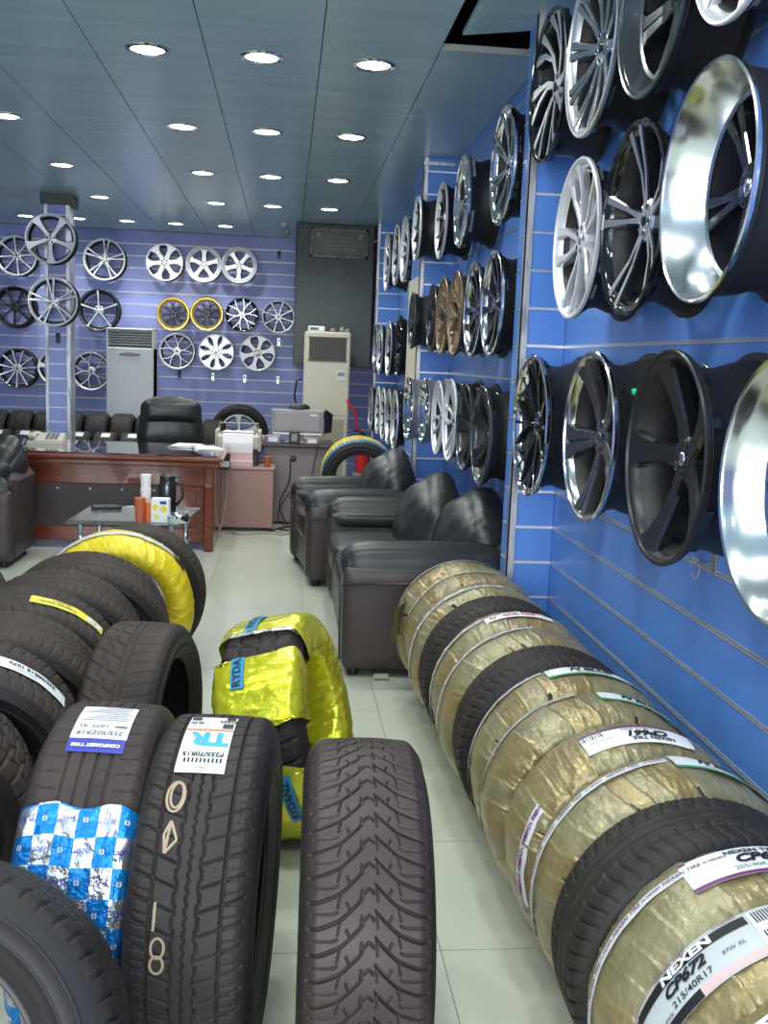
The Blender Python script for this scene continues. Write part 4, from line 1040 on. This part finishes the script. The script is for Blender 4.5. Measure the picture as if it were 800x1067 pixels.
def sofa(x0, y0, length, seats, depth=.84, label='', rot=0, arm=.25, hz=1.0):
    """seat looks towards -X; y0 is the near side"""
    r_ = empty('leather_sofa' if seats > 1 else 'leather_armchair', (x0, y0, 0), (0, 0, rot))
    m = MB(); m.box(.03, depth, .03, length - .03, .05, .28 * hz, 0, b=.02); m.build('base', [leather], r_)
    for k, yy in enumerate((0, length - arm)):
        v, f = rbox(depth - .02, arm, .50, .035, 12, .004); o = mk('arm_panel', v, f, [leather_side], r_, smooth=True); o.location = ((depth) / 2, yy + arm / 2, .29)
        def armf(P, p):
            P = Vector(P); 
            if p[2] > 0: P.z -= .035 * abs(p[1]) ** 2
            q = math.sin(p[0] * 22 + 3) ** 2 * (abs(p[1]) > .6) * (p[2] > -.2); P.z -= .004 * q
            if p[0] > .35: P.z += -.012 * abs(math.sin(p[0] * 30 + p[1] * 3))
            return P
        o = soft('arm_cushion', r_, (depth - .03, arm + .01, .22), (depth / 2 - .01, yy + arm / 2 + (.01 if k == 0 else -.01), .53), .09, leather, .008, rot=(math.radians(9 if k == 0 else -9), 0, 0), fold=armf)
        e = yy - .012 if k == 0 else yy + arm + .012
        piping('piping', r_, [(.0, e, .46), (depth * .5, e, .472), (depth * .9, e, .455)], .006)
        piping('piping', r_, [(-.004, yy + .01, .45), (-.004, yy + .005, .25), (.0, yy + .01, .08)], .005)
    sw = (length - 2 * arm) / seats
    for s in range(seats):
        cyy = arm + sw * (s + .5)
        soft('seat_cushion', r_, (depth - .16, sw - .01, .20), ((depth - .16) / 2 + .01, cyy, .36), .05, leather, .015, fold=folds(s + 1, .005))
        o = soft('back_cushion', r_, (.26, sw + .10, .52), (depth - .20 + (.06 if s == 0 else -.07) - (.04 if seats == 1 else 0), cyy, .52 if seats > 1 else .55), .12, leather, .03, rot=(0, math.radians(16), 0), n=20, fold=back_fold)
    m = MB(); T = Matrix.Translation((depth - .06, length / 2, .38)) @ Matrix.Rotation(math.radians(8), 4, 'Y')
    m.box(-.05, .05, -length / 2 + .06, length / 2 - .06, -.33, .27, 0, T, b=.04); shade_auto(m.build('back_frame', [leather_side], r_))
    for a in (.07, depth - .08):
        for c in (.08, length - .08):
            m = MB(); m.lathe([(.0001, 0), (.028, 0), (.03, .02), (.024, .055), (.0001, .055)], 14, 0, Matrix.Translation((a, c, 0))); m.build('foot', [black_plastic], r_)
    tag(r_, label, 'sofa' if seats > 1 else 'armchair'); return r_
sofa(.285, 4.64, 1.86, 2, .84, 'black leather two seat sofa against the blue wall, beside the wrapped tyres')
sofa(.17, 6.56, 1.02, 1, .80, 'black leather armchair beyond the two seat sofa, in front of the counter', rot=math.radians(7))
tg = MB(); tg.lathe([(.0001, .006), (.022, .004), (.024, 0)], 14, 0, Matrix.Translation((.33, 7.05, .50))); tag(tg.build('small_white_lid', [paper_cup]), 'small white lid lying on the far armchair seat', 'lid')
m = MB(); m.box(.45, .52, 4.61, 4.628, .012, .03); tag(m.build('care_strip', [wire_pale]), 'small pale strip on the floor at the front of the near sofa arm', 'strip')
sofa(-2.62, 6.98, .64, 1, .80, 'black armchair at the left edge in front of the desk', rot=0, arm=.15)
# big desk
r = empty('office_desk', (-1.3, 7.8, 0))
m = MB(); m.box(-1.9, .84, -.12, .98, .70, .735, 0, b=.012); m.box(-1.88, .82, -.09, .95, .655, .70, 0, b=.01); m.build('desk_top', [mahog], r)
m = MB(); m.box(-1.86, .80, -.08, .94, .736, .746, 0, b=.002); m.build('glass_plate', [mahog_top], r)
m = MB(); m.box(-1.8, .74, .02, .06, .06, .655, 0, b=.004); m.box(-1.8, .70, .0, .02, .50, .655, 0, b=.006); m.box(-1.8, .70, .0, .02, .06, .17, 0, b=.006); m.box(.44, .70, .0, .02, .17, .50, 0, b=.006); m.build('front_panel', [mahog], r)
m = MB(); m.box(-1.75, .44, .004, .02, .17, .50, 0, b=.002)
for k in range(9): m.lathe([(.0001, .012), (.008, .010), (.011, 0)], 8, 1, Matrix.Translation((-1.6 + .24 * k, .004, .46)) @ Matrix.Rotation(PI / 2, 4, 'X'))
m.build('leather_inlay', [desk_dark, steel], r)
m = MB(); m.box(.70, .775, -.06, .90, 0, .655, 0, b=.01); m.build('side_panel', [mahog], r)
m = MB(); m.box(-1.85, -1.78, -.02, .90, 0, .655, 0, b=.01); m.build('side_panel', [mahog], r)
m = MB(); m.box(.50, .64, -.006, .004, .20, .47, 0, b=.003); m.build('raised_frame', [mahog], r)
tag(r, 'large mahogany desk with glass covered top and dark front inlay', 'desk')
# office chair behind desk
r = empty('office_chair', (-1.03, 9.35, -.0), (0, 0, math.radians(8)))
def hf(P, p):
    P = Vector(P); P.y += .05 * p[2] ** 2; P.x *= 1 - .10 * max(0, p[2]); 
    P.y -= .012 * abs(math.sin(p[0] * 6 + p[2] * 3)) * (p[2] < .2); P.z -= .04 * abs(p[0]) ** 3 * (p[2] > 0); return P
soft('backrest', r, (.56, .16, .66), (0, -.05, .77), .07, leather, .02, rot=(math.radians(6), 0, 0), n=16, fold=hf)
soft('headrest', r, (.50, .15, .2), (.0, -.10, .99), .06, leather, .02, n=12)
soft('seat', r, (.54, .54, .13), (0, -.32, .46), .05, leather, .02)
for s in (-1, 1):
    m = MB(); m.tube([(s * .29, -.1, .5), (s * .31, -.12, .68), (s * .31, -.4, .68), (s * .29, -.42, .48)], .022, 8); m.build('armrest', [black_plastic], r, True)
m = MB(); m.tube([(0, -.3, .1), (0, -.3, .4)], .03, 12); m.build('gas_stem', [steel], r, True)
for k in range(5):
    a = k * 2 * PI / 5; m = MB(); m.tube([(0, -.3, .11), (.3 * math.cos(a), -.3 + .3 * math.sin(a), .07)], .02, 8); lg = m.build('base_leg', [black_plastic], r, True)
    m = MB(); m.lathe([(.0001, -.012), (.03, -.012), (.03, .012), (.0001, .012)], 14, 0, Matrix.Translation((.3 * math.cos(a), -.3 + .3 * math.sin(a), .03)) @ Matrix.Rotation(PI / 2, 4, 'Y')); m.build('caster', [black_plastic], lg)
tag(r, 'black padded leather office chair behind the desk', 'office chair')
# telephone and papers on the desk
r = empty('telephone', (-1.90, 8.35, .747))
m = MB(); m.add([(-.14, -.1, 0), (.14, -.1, 0), (.14, .1, 0), (-.14, .1, 0), (-.13, -.09, .03), (.13, -.09, .03), (.13, .09, .08), (-.13, .09, .08)], [(3, 2, 1, 0), (4, 5, 6, 7), (0, 1, 5, 4), (1, 2, 6, 5), (2, 3, 7, 6), (3, 0, 4, 7)]); m.build('body', [beige_plastic], r)
m = MB(); m.box(-.12, -.07, -.1, .1, .06, .09, 0, b=.012); m.box(-.125, -.065, -.11, -.06, .045, .08, 0, b=.01); m.box(-.125, -.065, .06, .11, .055, .09, 0, b=.01); m.build('handset', [beige_plastic], r)
m = MB()
for i in range(3):
    for j_ in range(4): m.box(0 + i * .035, .022 + i * .035, -.06 + j_ * .03, -.042 + j_ * .03, .04 + j_ * .008, .055 + j_ * .009)
m.build('keypad', [grey_plastic], r); tag(r, 'beige desk telephone at the left end of the desk', 'telephone')
for i, (x, y, ro, lab) in enumerate([(-.62, 8.25, .2, 'stack of papers at the right end of the desk'), (-.80, 8.45, -.3, 'loose papers near the office chair on the desk')]):
    m = MB()
    for q in range(4): m.box(-.105, .105, -.15, .15, q * .004, q * .004 + .003, 0, Matrix.Rotation(.06 * q, 4, 'Z'))
    o = m.build('paper_stack', [paper]); o.location = (x, y, .747); o.rotation_euler = (0, 0, ro); tag(o, lab, 'papers', 'papers on the desk')
m = MB(); m.box(-.05, .05, -.04, .04, 0, .13, 0, b=.01); m.box(-.045, .045, -.043, -.04, .02, .07, 1)
o = m.build('ink_box', [black_plastic, label_white]); o.location = (-.50, 8.58, .556); tag(o, 'small black box with white label between desk and printer', 'box')
# pink brown cabinet + printer
r = empty('side_cabinet', (-.32, 8.93, 0))
m = MB(); m.box(-.235, .235, -.19, .19, .03, .535, 0, b=.004); m.build('body', [pinkbrown], r)
m = MB(); m.box(-.245, .245, -.20, .20, .535, .555, 0, b=.004); m.build('cabinet_top', [pinkbrown], r)
for s in (-1, 1):
    m = MB(); m.box(s * .19 - .03, s * .19 + .03, -.17, .17, 0, .03, 0, b=.004); m.build('foot', [black_plastic], r)
tag(r, 'pinkish brown cabinet that carries the printer beside the desk', 'cabinet')
r = empty('dot_matrix_printer', (-.40, 8.97, .556))
m = MB(); m.box(-.175, .175, -.06, .17, .0, .10, 1, b=.006); m.build('stand', [beige_plastic, black_plastic], r)
m = MB(); m.box(-.19, .19, -.10, .18, .14, .27, 0, b=.02); m.box(-.20, -.17, -.08, .16, .12, .31, 0, b=.01); m.box(.17, .20, -.08, .16, .12, .31, 0, b=.01); m.box(-.15, .15, -.075, .02, .27, .29, 1, b=.004); m.build('body', [beige_plastic, grey_plastic], r)
m = MB(); m.lathe([(.0001, 0), (.026, 0), (.03, .01), (.03, .03), (.0001, .03)], 16, 0, Matrix.Translation((.20, -.02, .24)) @ Matrix.Rotation(PI / 2, 4, 'Y')); m.build('platen_knob', [grey_plastic], r)
m = MB(); m.tube([(-.17, .05, .30), (-.17, .07, .36), (.17, .07, .36), (.17, .05, .30)], .004, 6); m.build('paper_guide', [beige_plastic], r)
th = [(-.02, .30), (-.09, .275), (-.125, .2), (-.135, .1), (-.15, .045)]
m = MB()
for k in range(len(th) - 1):
    (y0, z0), (y1, z1) = th[k], th[k + 1]; m.add([(-.13, y0, z0), (.13, y0, z0), (.13, y1, z1), (-.13, y1, z1), (-.13, y0 + .002, z0 - .001), (.13, y0 + .002, z0 - .001), (.13, y1 + .002, z1 - .001), (-.13, y1 + .002, z1 - .001)], [(0, 3, 2, 1), (4, 5, 6, 7)], 0)
m.build('paper_sheet', [paper], r)
m = MB(); m.box(-.135, .135, -.20, -.07, 0, .05, 0, b=.002); m.box(-.13, .13, -.155, -.152, .05, .12, 0); m.build('fanfold_paper', [paper_pink], r)
tag(r, 'beige dot matrix printer with continuous paper hanging down its front', 'printer')
m = MB(); m.lathe([(.0001, .0), (.024, 0), (.026, .002), (.034, .085), (.036, .088), (.033, .088), (.024, .006), (.0001, .005)], 24); o = m.build('paper_cup', [rust_red], smooth=True); o.location = (-.145, 8.86, .556); tag(o, 'small reddish paper cup on the pinkish cabinet', 'cup')
# grey counter with the monitor
r = empty('counter', (.115, 9.38, 0))
m = MB(); m.box(-.27, .29, -.22, .3, .02, .705, 0, b=.004); m.build('body', [greylam], r)
m = MB(); m.box(-.32, .34, -.29, .35, .705, .735, 0, b=.006); m.build('counter_top', [black_plastic], r)
m = MB(); m.lathe([(.0001, .008), (.024, .006), (.03, 0)], 20, 0, Matrix.Translation((-.03, -.22, .60)) @ Matrix.Rotation(PI / 2, 4, 'X')); m.build('cable_grommet', [black_plastic], r)
tag(r, 'grey counter with black top carrying the monitor', 'counter')
r = empty('computer_monitor', (.13, 9.32, .736), (0, 0, math.radians(-3)))
m = MB(); m.box(-.255, .235, -.03, .05, .07, .305, 0, b=.014); m.box(-.215, .195, -.04, -.03, .105, .28, 1, b=.004); m.box(.10, .17, -.043, -.04, .25, .262, 2); m.box(-.235, .215, -.036, -.03, .075, .092, 2); m.build('housing', [grey_plastic, mat('monitor_back', (.30, .27, .275), .4), label_white], r)
m = MB(); m.box(-.05, .05, -.02, .04, .0, .12, 0, b=.008); m.box(-.13, .13, -.09, .10, 0, .015, 0, b=.006); m.build('stand', [grey_plastic], r)
m = MB(); m.add([(.19, -.03, .08), (.30, .06, .10), (.31, .08, .26), (.24, -.03, .31), (.19, .16, .08), (.30, .16, .10), (.31, .16, .26), (.24, .16, .31)], [(0, 1, 2, 3), (7, 6, 5, 4), (0, 4, 5, 1), (1, 5, 6, 2), (2, 6, 7, 3), (3, 7, 4, 0)]); m.build('side_shell', [black_plastic], r)
tag(r, 'grey computer monitor seen from behind on the counter', 'monitor')
for (x, y, sx, sz, mm_, nm, lab, cat) in [(-.10, 9.18, .14, .075, grey_plastic, 'card_terminal', 'grey card terminal with white sticker at the left of the counter', 'card terminal'), (.09, 9.16, .09, .12, black_plastic, 'desk_phone_cradle', 'black upright cradle in front of the monitor', 'cradle'), (.25, 9.18, .13, .06, grey_plastic, 'small_router', 'flat grey router at the right of the counter', 'router')]:
    r = empty(nm, (x, y, .736)); m = MB(); m.box(-sx / 2, sx / 2, -.05, .05, 0, sz, 0, b=.008); m.build('body', [mm_], r)
    m = MB(); m.box(-sx * .3, sx * .3, -.054, -.05, sz * .25, sz * .8, 0); m.build('front_plate', [label_white if sx > .1 else grey_plastic], r); tag(r, lab, cat)
m = MB(); m.lathe([(.0001, .06), (.05, .055), (.08, .03), (.085, 0)], 20); o = m.build('black_cap', [black_plastic], smooth=True); o.location = (.13, 9.36, 1.045); o.scale = (1.2, .8, .8); tag(o, 'black cap lying on top of the monitor', 'cap')
# cables
def cable(pts, r_, m_, label, name='power_cable'):
    P = [Vector(p) for p in pts]; out = []
    for i in range(len(P) - 1):
        p0, p1, p2, p3 = P[max(i - 1, 0)], P[i], P[i + 1], P[min(i + 2, len(P) - 1)]
        for k in range(6):
            t = k / 6; out.append(.5 * ((2 * p1) + (p2 - p0) * t + (2 * p0 - 5 * p1 + 4 * p2 - p3) * t * t + (3 * p1 - p0 - 3 * p2 + p3) * t ** 3))
    out.append(P[-1]); m = MB(); m.tube(out, r_, 6); tag(m.build(name, [m_], smooth=True), label, 'cable')
cable([(.06, 9.15, .60), (.05, 9.10, .4), (-.03, 9.08, .2), (.02, 9.05, .05), (.06, 9.0, .008)], .006, wire_dark, 'black cable hanging straight from the counter grommet')
cable([(.30, 9.04, .75), (.28, 9.05, .62), (.24, 9.08, .45), (.08, 9.06, .33), (-.04, 9.02, .12), (.02, 8.95, .01)], .005, wire_dark, 'black cable crossing the front of the counter to the right')
cable([(-.55, 8.6, .69), (-.50, 8.58, .66), (-.475, 8.6, .5), (-.49, 8.6, .2), (-.53, 8.5, .01), (-.50, 8.40, .008)], .006, wire_pale, 'pale cable hanging from the desk corner')
cable([(-.58, 8.72, .58), (-.57, 8.70, .3), (-.56, 8.66, .02), (-.4, 8.62, .008)], .005, wire_dark, 'dark cable hanging beside the pinkish cabinet')
cable([(-.45, 8.60, .008), (-.3, 8.55, .008), (-.15, 8.63, .008), (0, 8.55, .008), (.08, 8.68, .03), (.0, 8.76, .008), (-.05, 8.60, .03), (.12, 8.62, .008)], .007, wire_pale, 'tangled pale cables on the floor before the counter')
cable([(-.1, 8.72, .01), (.05, 8.82, .03), (.12, 8.72, .012), (.02, 8.66, .03), (-.05, 8.8, .015), (.1, 8.9, .03)], .008, wire_dark, 'bundle of dark cables on the floor before the counter')
# glass coffee table
r = empty('coffee_table', (-1.0, 6.75, 0))
for z, e, nm in ((.43, 0, 'glass_top'), (.22, .06, 'lower_glass_shelf')):
    m = MB(); m.add([(-.36 + e, -.33 + e, z), (.36 - e, -.35 + e, z), (.42 - e, .42 - e, z), (-.33 + e, .40 - e, z)] + [(-.36 + e, -.33 + e, z - .01), (.36 - e, -.35 + e, z - .01), (.42 - e, .42 - e, z - .01), (-.33 + e, .40 - e, z - .01)], [(0, 1, 2, 3), (7, 6, 5, 4), (0, 4, 5, 1), (1, 5, 6, 2), (2, 6, 7, 3), (3, 7, 4, 0)])
    m.build(nm, [glass], r)
for x, y in ((-.28, -.25), (.29, -.27), (.33, .33), (-.26, .32)):
    m = MB(); m.tube([(x, y, 0), (x, y, .42)], .016, 12); m.build('leg', [chrome], r, True)
tag(r, 'glass coffee table with chrome legs in front of the desk', 'coffee table')
def lat(name, prof, mt_, loc, label, cat, group=None, n=28):
    m = MB(); m.lathe(prof, n); o = m.build(name, mt_ if isinstance(mt_, list) else [mt_], smooth=True); o.location = loc; shade_auto(o, 50)
    if label: tag(o, label, cat, group)
    return o
r = empty('thermos_flask', (-.765, 6.78, .431))
m = MB(); m.lathe([(.0001, 0), (.055, 0), (.058, .01), (.058, .20), (.05, .235), (.045, .24)], 32); shade_auto(m.build('body', [mat('thermos_steel', (.09, .09, .095), .2, .8)], r), 40)
m = MB(); m.lathe([(.048, .235), (.052, .245), (.05, .265), (.03, .28), (.0001, .282)], 28); m.box(.03, .075, -.012, .012, .25, .265); m.build('lid', [black_plastic], r)
m = MB(); m.tube([(.055, 0, .22), (.095, 0, .215), (.10, 0, .12), (.058, 0, .07)], .010, 8); m.build('handle', [black_plastic], r, True)
tag(r, 'dark steel thermos flask with black lid on the glass table', 'thermos')
lat('paper_cup_stack', [(.0001, 0), (.026, 0), (.034, .09), (.030, .092), (.034, .115), (.031, .117), (.035, .20), (.031, .203), (.036, .29), (.0001, .29)], paper_cup, (-.885, 6.62, .431), 'tall stack of white paper cups on the glass table', 'cups')
lat('patterned_cup', [(.0001, 0), (.028, 0), (.036, .15), (.037, .153), (.034, .153), (.0001, .15)], [rust_red], (-.905, 6.50, .431), 'reddish patterned cup in front of the white cup stack', 'cup')
lat('patterned_cup', [(.0001, 0), (.026, 0), (.034, .12), (.035, .123), (.032, .123), (.0001, .12)], [ink_orange], (-.85, 6.53, .431), 'small orange cup beside the reddish patterned cup', 'cup')
r = empty('tissue_box', (-.775, 6.50, .431)); m = MB(); m.box(-.058, .058, -.04, .04, 0, .155, 0, b=.004); m.build('carton', [paper_cup], r)
m = MB(); 
for x, z, s in ((-.03, .10, .018), (.022, .09, .022), (-.02, .04, .014)): m.lathe([(.0001, .0012), (s, .001), (s, 0)], 16, 0, Matrix.Translation((x, -.0402, z)) @ Matrix.Rotation(PI / 2, 4, 'X'))
m.box(.0, .04, -.0415, -.04, .12, .14, 1); m.build('printed_pattern', [yellow_ink, ink_blue], r); tag(r, 'white tissue box with yellow dots and blue mark on the glass table', 'tissue box')
lat('ashtray', [(.0001, 0), (.078, 0), (.082, .01), (.082, .045), (.075, .05), (.07, .045), (.068, .015), (.0001, .012)], chrome, (-.675, 6.52, .431), 'round shiny metal ashtray on the glass table', 'ashtray')
r = empty('remote_control', (-1.2, 7.0, .431), (0, 0, .25)); m = MB(); m.box(-.10, .10, -.035, .035, 0, .022, 0, b=.006); m.build('body', [black_plastic], r)
m = MB(); 
for i in range(6):
    for j_ in range(3): m.box(-.08 + i * .025, -.066 + i * .025, -.022 + j_ * .018, -.012 + j_ * .018, .022, .026)
m.build('buttons', [grey_plastic], r); tag(r, 'black keypad handset lying on the glass table', 'remote control')
m = MB(); m.box(-.10, .10, -.05, .05, 0, .03, 0, b=.01); o = m.build('foil_packet', [silver_foil]); o.location = (-1.12, 6.5, .221); tag(o, 'crumpled silver packet on the lower glass shelf', 'packet')
# ------------------------------------------------------------------ standing air conditioners
r = empty('air_conditioner', (-1.85, 12.58, 0))
m = MB(); m.box(-.275, .275, -.17, .17, 0, 1.56, 0, b=.015); m.box(-.275, -.255, -.19, .17, 0, 1.78, 0, b=.008); m.box(.255, .275, -.19, .17, 0, 1.78, 0, b=.008); m.box(-.275, .275, -.19, .17, 1.755, 1.78, 0, b=.008); m.box(-.26, .26, -.05, .17, 1.55, 1.76, 1); m.build('body', [ac_white, black_plastic], r)
for k in range(6):
    m = MB(); m.box(-.255, .255, -.02, .012, -.003, .004, 0, Matrix.Translation((0, -.15, 1.585 + .030 * k)) @ Matrix.Rotation(math.radians(-25), 4, 'X')); m.build('louvre', [ac_white], r)
m = MB(); m.box(-.26, .26, -.185, -.17, .2, 1.545, 0, b=.006); m.build('front_panel', [ac_white], r)
m = MB(); m.lathe([(.0001, .006), (.9, .004), (1, 0)], 30, 0, Matrix.Translation((0, -.186, 1.475)) @ Matrix.Rotation(PI / 2, 4, 'X') @ Matrix.Diagonal((.13, .025, 1, 1))); m.box(-.23, -.19, -.188, -.185, 1.525, 1.535); m.build('control_panel', [grey_plastic], r)
m = MB(); m.box(-.26, .26, -.184, -.17, .02, .19, 0, b=.003)
for k in range(8): m.box(-.24, .24, -.187, -.182, .035 + .018 * k, .042 + .018 * k, 1)
m.build('intake_grille', [ac_white, grey_plastic], r)
tag(r, 'white floor standing air conditioner with black louvres at the back wall', 'air conditioner')
r = empty('air_conditioner', (.445, 11.27, 0))
m = MB(); m.box(-.25, .25, -.17, .17, 0, 1.8, 0, b=.015); m.build('body', [ac_cream], r)
m = MB(); m.box(-.20, .20, -.176, -.168, 1.50, 1.73, 1)
for k in range(11): m.box(-.20, .20, -.18, -.174, 1.512 + .020 * k, 1.519 + .020 * k, 0)
m.box(-.21, .21, -.182, -.17, 1.73, 1.745, 0); m.box(-.21, .21, -.182, -.17, 1.485, 1.5, 0); m.build('outlet_grille', [mat('dark_louvre', (.10, .085, .07), .5), black_plastic], r)
m = MB(); m.box(-.235, .235, -.177, -.17, .90, 1.47, 0, b=.004); m.build('front_panel', [ac_cream], r)
m = MB(); m.box(.10, .205, -.181, -.177, 1.28, 1.385, 0, b=.002); m.box(.115, .19, -.184, -.181, 1.33, 1.37, 1); m.build('control_panel', [ac_white, grey_plastic], r)
m = MB(); m.box(-.235, .235, -.177, -.17, .05, .89, 0, b=.004)
for k in range(34): m.box(-.20, .20, -.181, -.176, .2 + .0195 * k, .2085 + .0195 * k, 1)
m.build('intake_grille', [ac_cream, mat('dim_louvre', (.33, .28, .2), .5)], r)
tag(r, 'cream floor standing air conditioner in front of the dark beam', 'air conditioner'); ac2 = r
m = MB(); m.box(-.09, .09, -.07, .07, 0, .055, 0, b=.006); m.box(-.07, .02, -.073, -.07, .015, .04, 1); o = m.build('small_box', [paper_cup, ink_grey]); o.location = (.32, 11.2, 1.802); tag(o, 'small white box on top of the cream air conditioner', 'box')
for i, (x, h_) in enumerate([(.50, .045), (.60, .06), (.66, .04)]):
    m = MB(); m.lathe([(.0001, 0), (.03, 0), (.032, .01), (.026, h_ * .7), (.012, h_), (.0001, h_)], 16); o = m.build('small_jar', [grey_plastic], smooth=True); o.location = (x, 11.2, 1.802); tag(o, ['low grey jar', 'tallest grey jar', 'smallest grey jar'][i] + ' on top of the cream air conditioner', 'jar', 'jars on the air conditioner')
m = MB(); m.tube([(.165, 11.2, 1.28), (.12, 11.2, 1.26), (.10, 11.22, 1.1), (.14, 11.2, .9), (.10, 11.2, .7)], .012, 8); ho = m.build('hose', [black_plastic], ac2, True); ho.location = (-.445, -11.27, 0)
# framed plaque with script
r = empty('framed_plaque', (.56, 11.615, 2.79))
m = MB(); m.box(-.325, .325, -.02, 0, -.165, .165, 0, b=.004)
m.box(-.325, .325, -.035, -.018, .125, .165, 0, b=.008); m.box(-.325, .325, -.035, -.018, -.165, -.125, 0, b=.008); m.box(-.325, -.285, -.035, -.018, -.165, .165, 0, b=.008); m.box(.285, .325, -.035, -.018, -.165, .165, 0, b=.008); m.build('frame', [frame_dark], r)
m = MB(); m.box(-.285, .285, -.024, -.018, -.125, .125, 0); m.build('picture', [plaque_m], r)
m = MB(); rs = random.Random(4)
for row in range(4):
    z = .065 - .045 * row; w = .15 if row == 0 else .20; x = -w
    while x < w:
        l_ = rs.uniform(.015, .05); pts = [(x + l_ * q / 5, -.0255, z + .008 * math.sin(q * 1.7 + x * 60)) for q in range(6)]
        m.tube(pts, .0035, 5); 
        if rs.random() < .6: m.tube([(x, -.0255, z), (x + .001, -.0255, z + .022)], .003, 5)
        if rs.random() < .5: m.lathe([(.0001, .001), (.003, 0)], 6, 0, Matrix.Translation((x + l_ / 2, -.0245, z - .014)) @ Matrix.Rotation(PI / 2, 4, 'X'))
        x += l_ + .008
for s in (-1, 1): m.lathe([(.012, .001), (.024, .001), (.024, 0)], 16, 0, Matrix.Translation((s * .235, -.0245, .08)) @ Matrix.Rotation(PI / 2, 4, 'X'))
m.build('script_lettering', [plaque_txt], r); tag(r, 'dark framed plaque with lines of script high on the dark beam', 'plaque')
# fire extinguisher
r = empty('fire_extinguisher', (.87, 11.12, .28))
m = MB(); m.lathe([(.0001, 0), (.075, 0), (.08, .015), (.08, .30), (.065, .35), (.03, .38), (.025, .40), (.0001, .40)], 28); m.build('cylinder', [red_m], r, True)
m = MB(); m.box(-.02, .02, -.02, .02, .39, .44, 0, b=.004); m.tube([(0, 0, .44), (-.11, -.02, .47)], .009, 6); m.build('valve', [black_plastic], r)
m = MB(); m.tube([(-.02, 0, .42), (-.08, -.02, .50), (-.10, -.03, .66), (-.17, -.03, .74), (-.20, -.03, .80)], .014, 8); m.build('hose', [red_m], r, True)
tag(r, 'red fire extinguisher with red hose beside the cream air conditioner', 'fire extinguisher')
m = MB(); m.box(.76, .96, 11.05, 11.25, 0, .278, 0, b=.01); tag(m.build('pedestal_box', [grey_plastic]), 'grey box under the fire extinguisher', 'box')
# dome camera at the ceiling
r = empty('security_camera', (-.05, 11.75, 3.0)); m = MB(); m.lathe([(.0001, 0), (.045, 0), (.045, -.02), (.02, -.03), (.015, -.07)], 20); m.build('mount', [ac_white], r, True)
m = MB(); m.lathe([(.0001, .07), (.03, .065), (.04, .04), (.042, -.02), (.036, -.045), (.0001, -.04)], 20, 0, Matrix.Translation((.02, -.02, -.10)) @ Matrix.Rotation(math.radians(60), 4, 'X')); m.build('camera_body', [grey_plastic], r, True)
tag(r, 'small grey security camera on the ceiling left of the dark beam', 'security camera')
# hook with cable ties under the matte black rim
r = empty('wall_hook', (XW, 2.72, .97)); m = MB(); m.box(-.006, 0, -.015, .015, -.03, .03, 0, b=.002); m.build('back_plate', [steel], r); m = MB(); m.tube([(-.004, 0, 0), (-.06, 0, 0), (-.07, 0, .02)], .004, 6); m.build('prong', [steel], r)
m = MB(); m.tube([(-.05 + .0, .03 * math.cos(a) + .02, -.02 + .03 * math.sin(a)) for a in [k * PI / 6 for k in range(12)]], .002, 5); m.build('wire_loop', [wire_pale], r)
tag(r, 'small hook with a wire loop on the blue wall below the matte black rim', 'wall hook')
# green valve cap sticker on the grey rim barrel
m = MB(); m.lathe([(.0001, .012), (.010, .010), (.012, 0)], 14); o = m.build('green_valve_cap', [green_cap], smooth=True); o.location = (1.05, 2.98, 1.44); o.rotation_euler = (0, -PI / 2, 0); tag(o, 'small green cap between the grey rim and the matte black rim', 'valve cap')
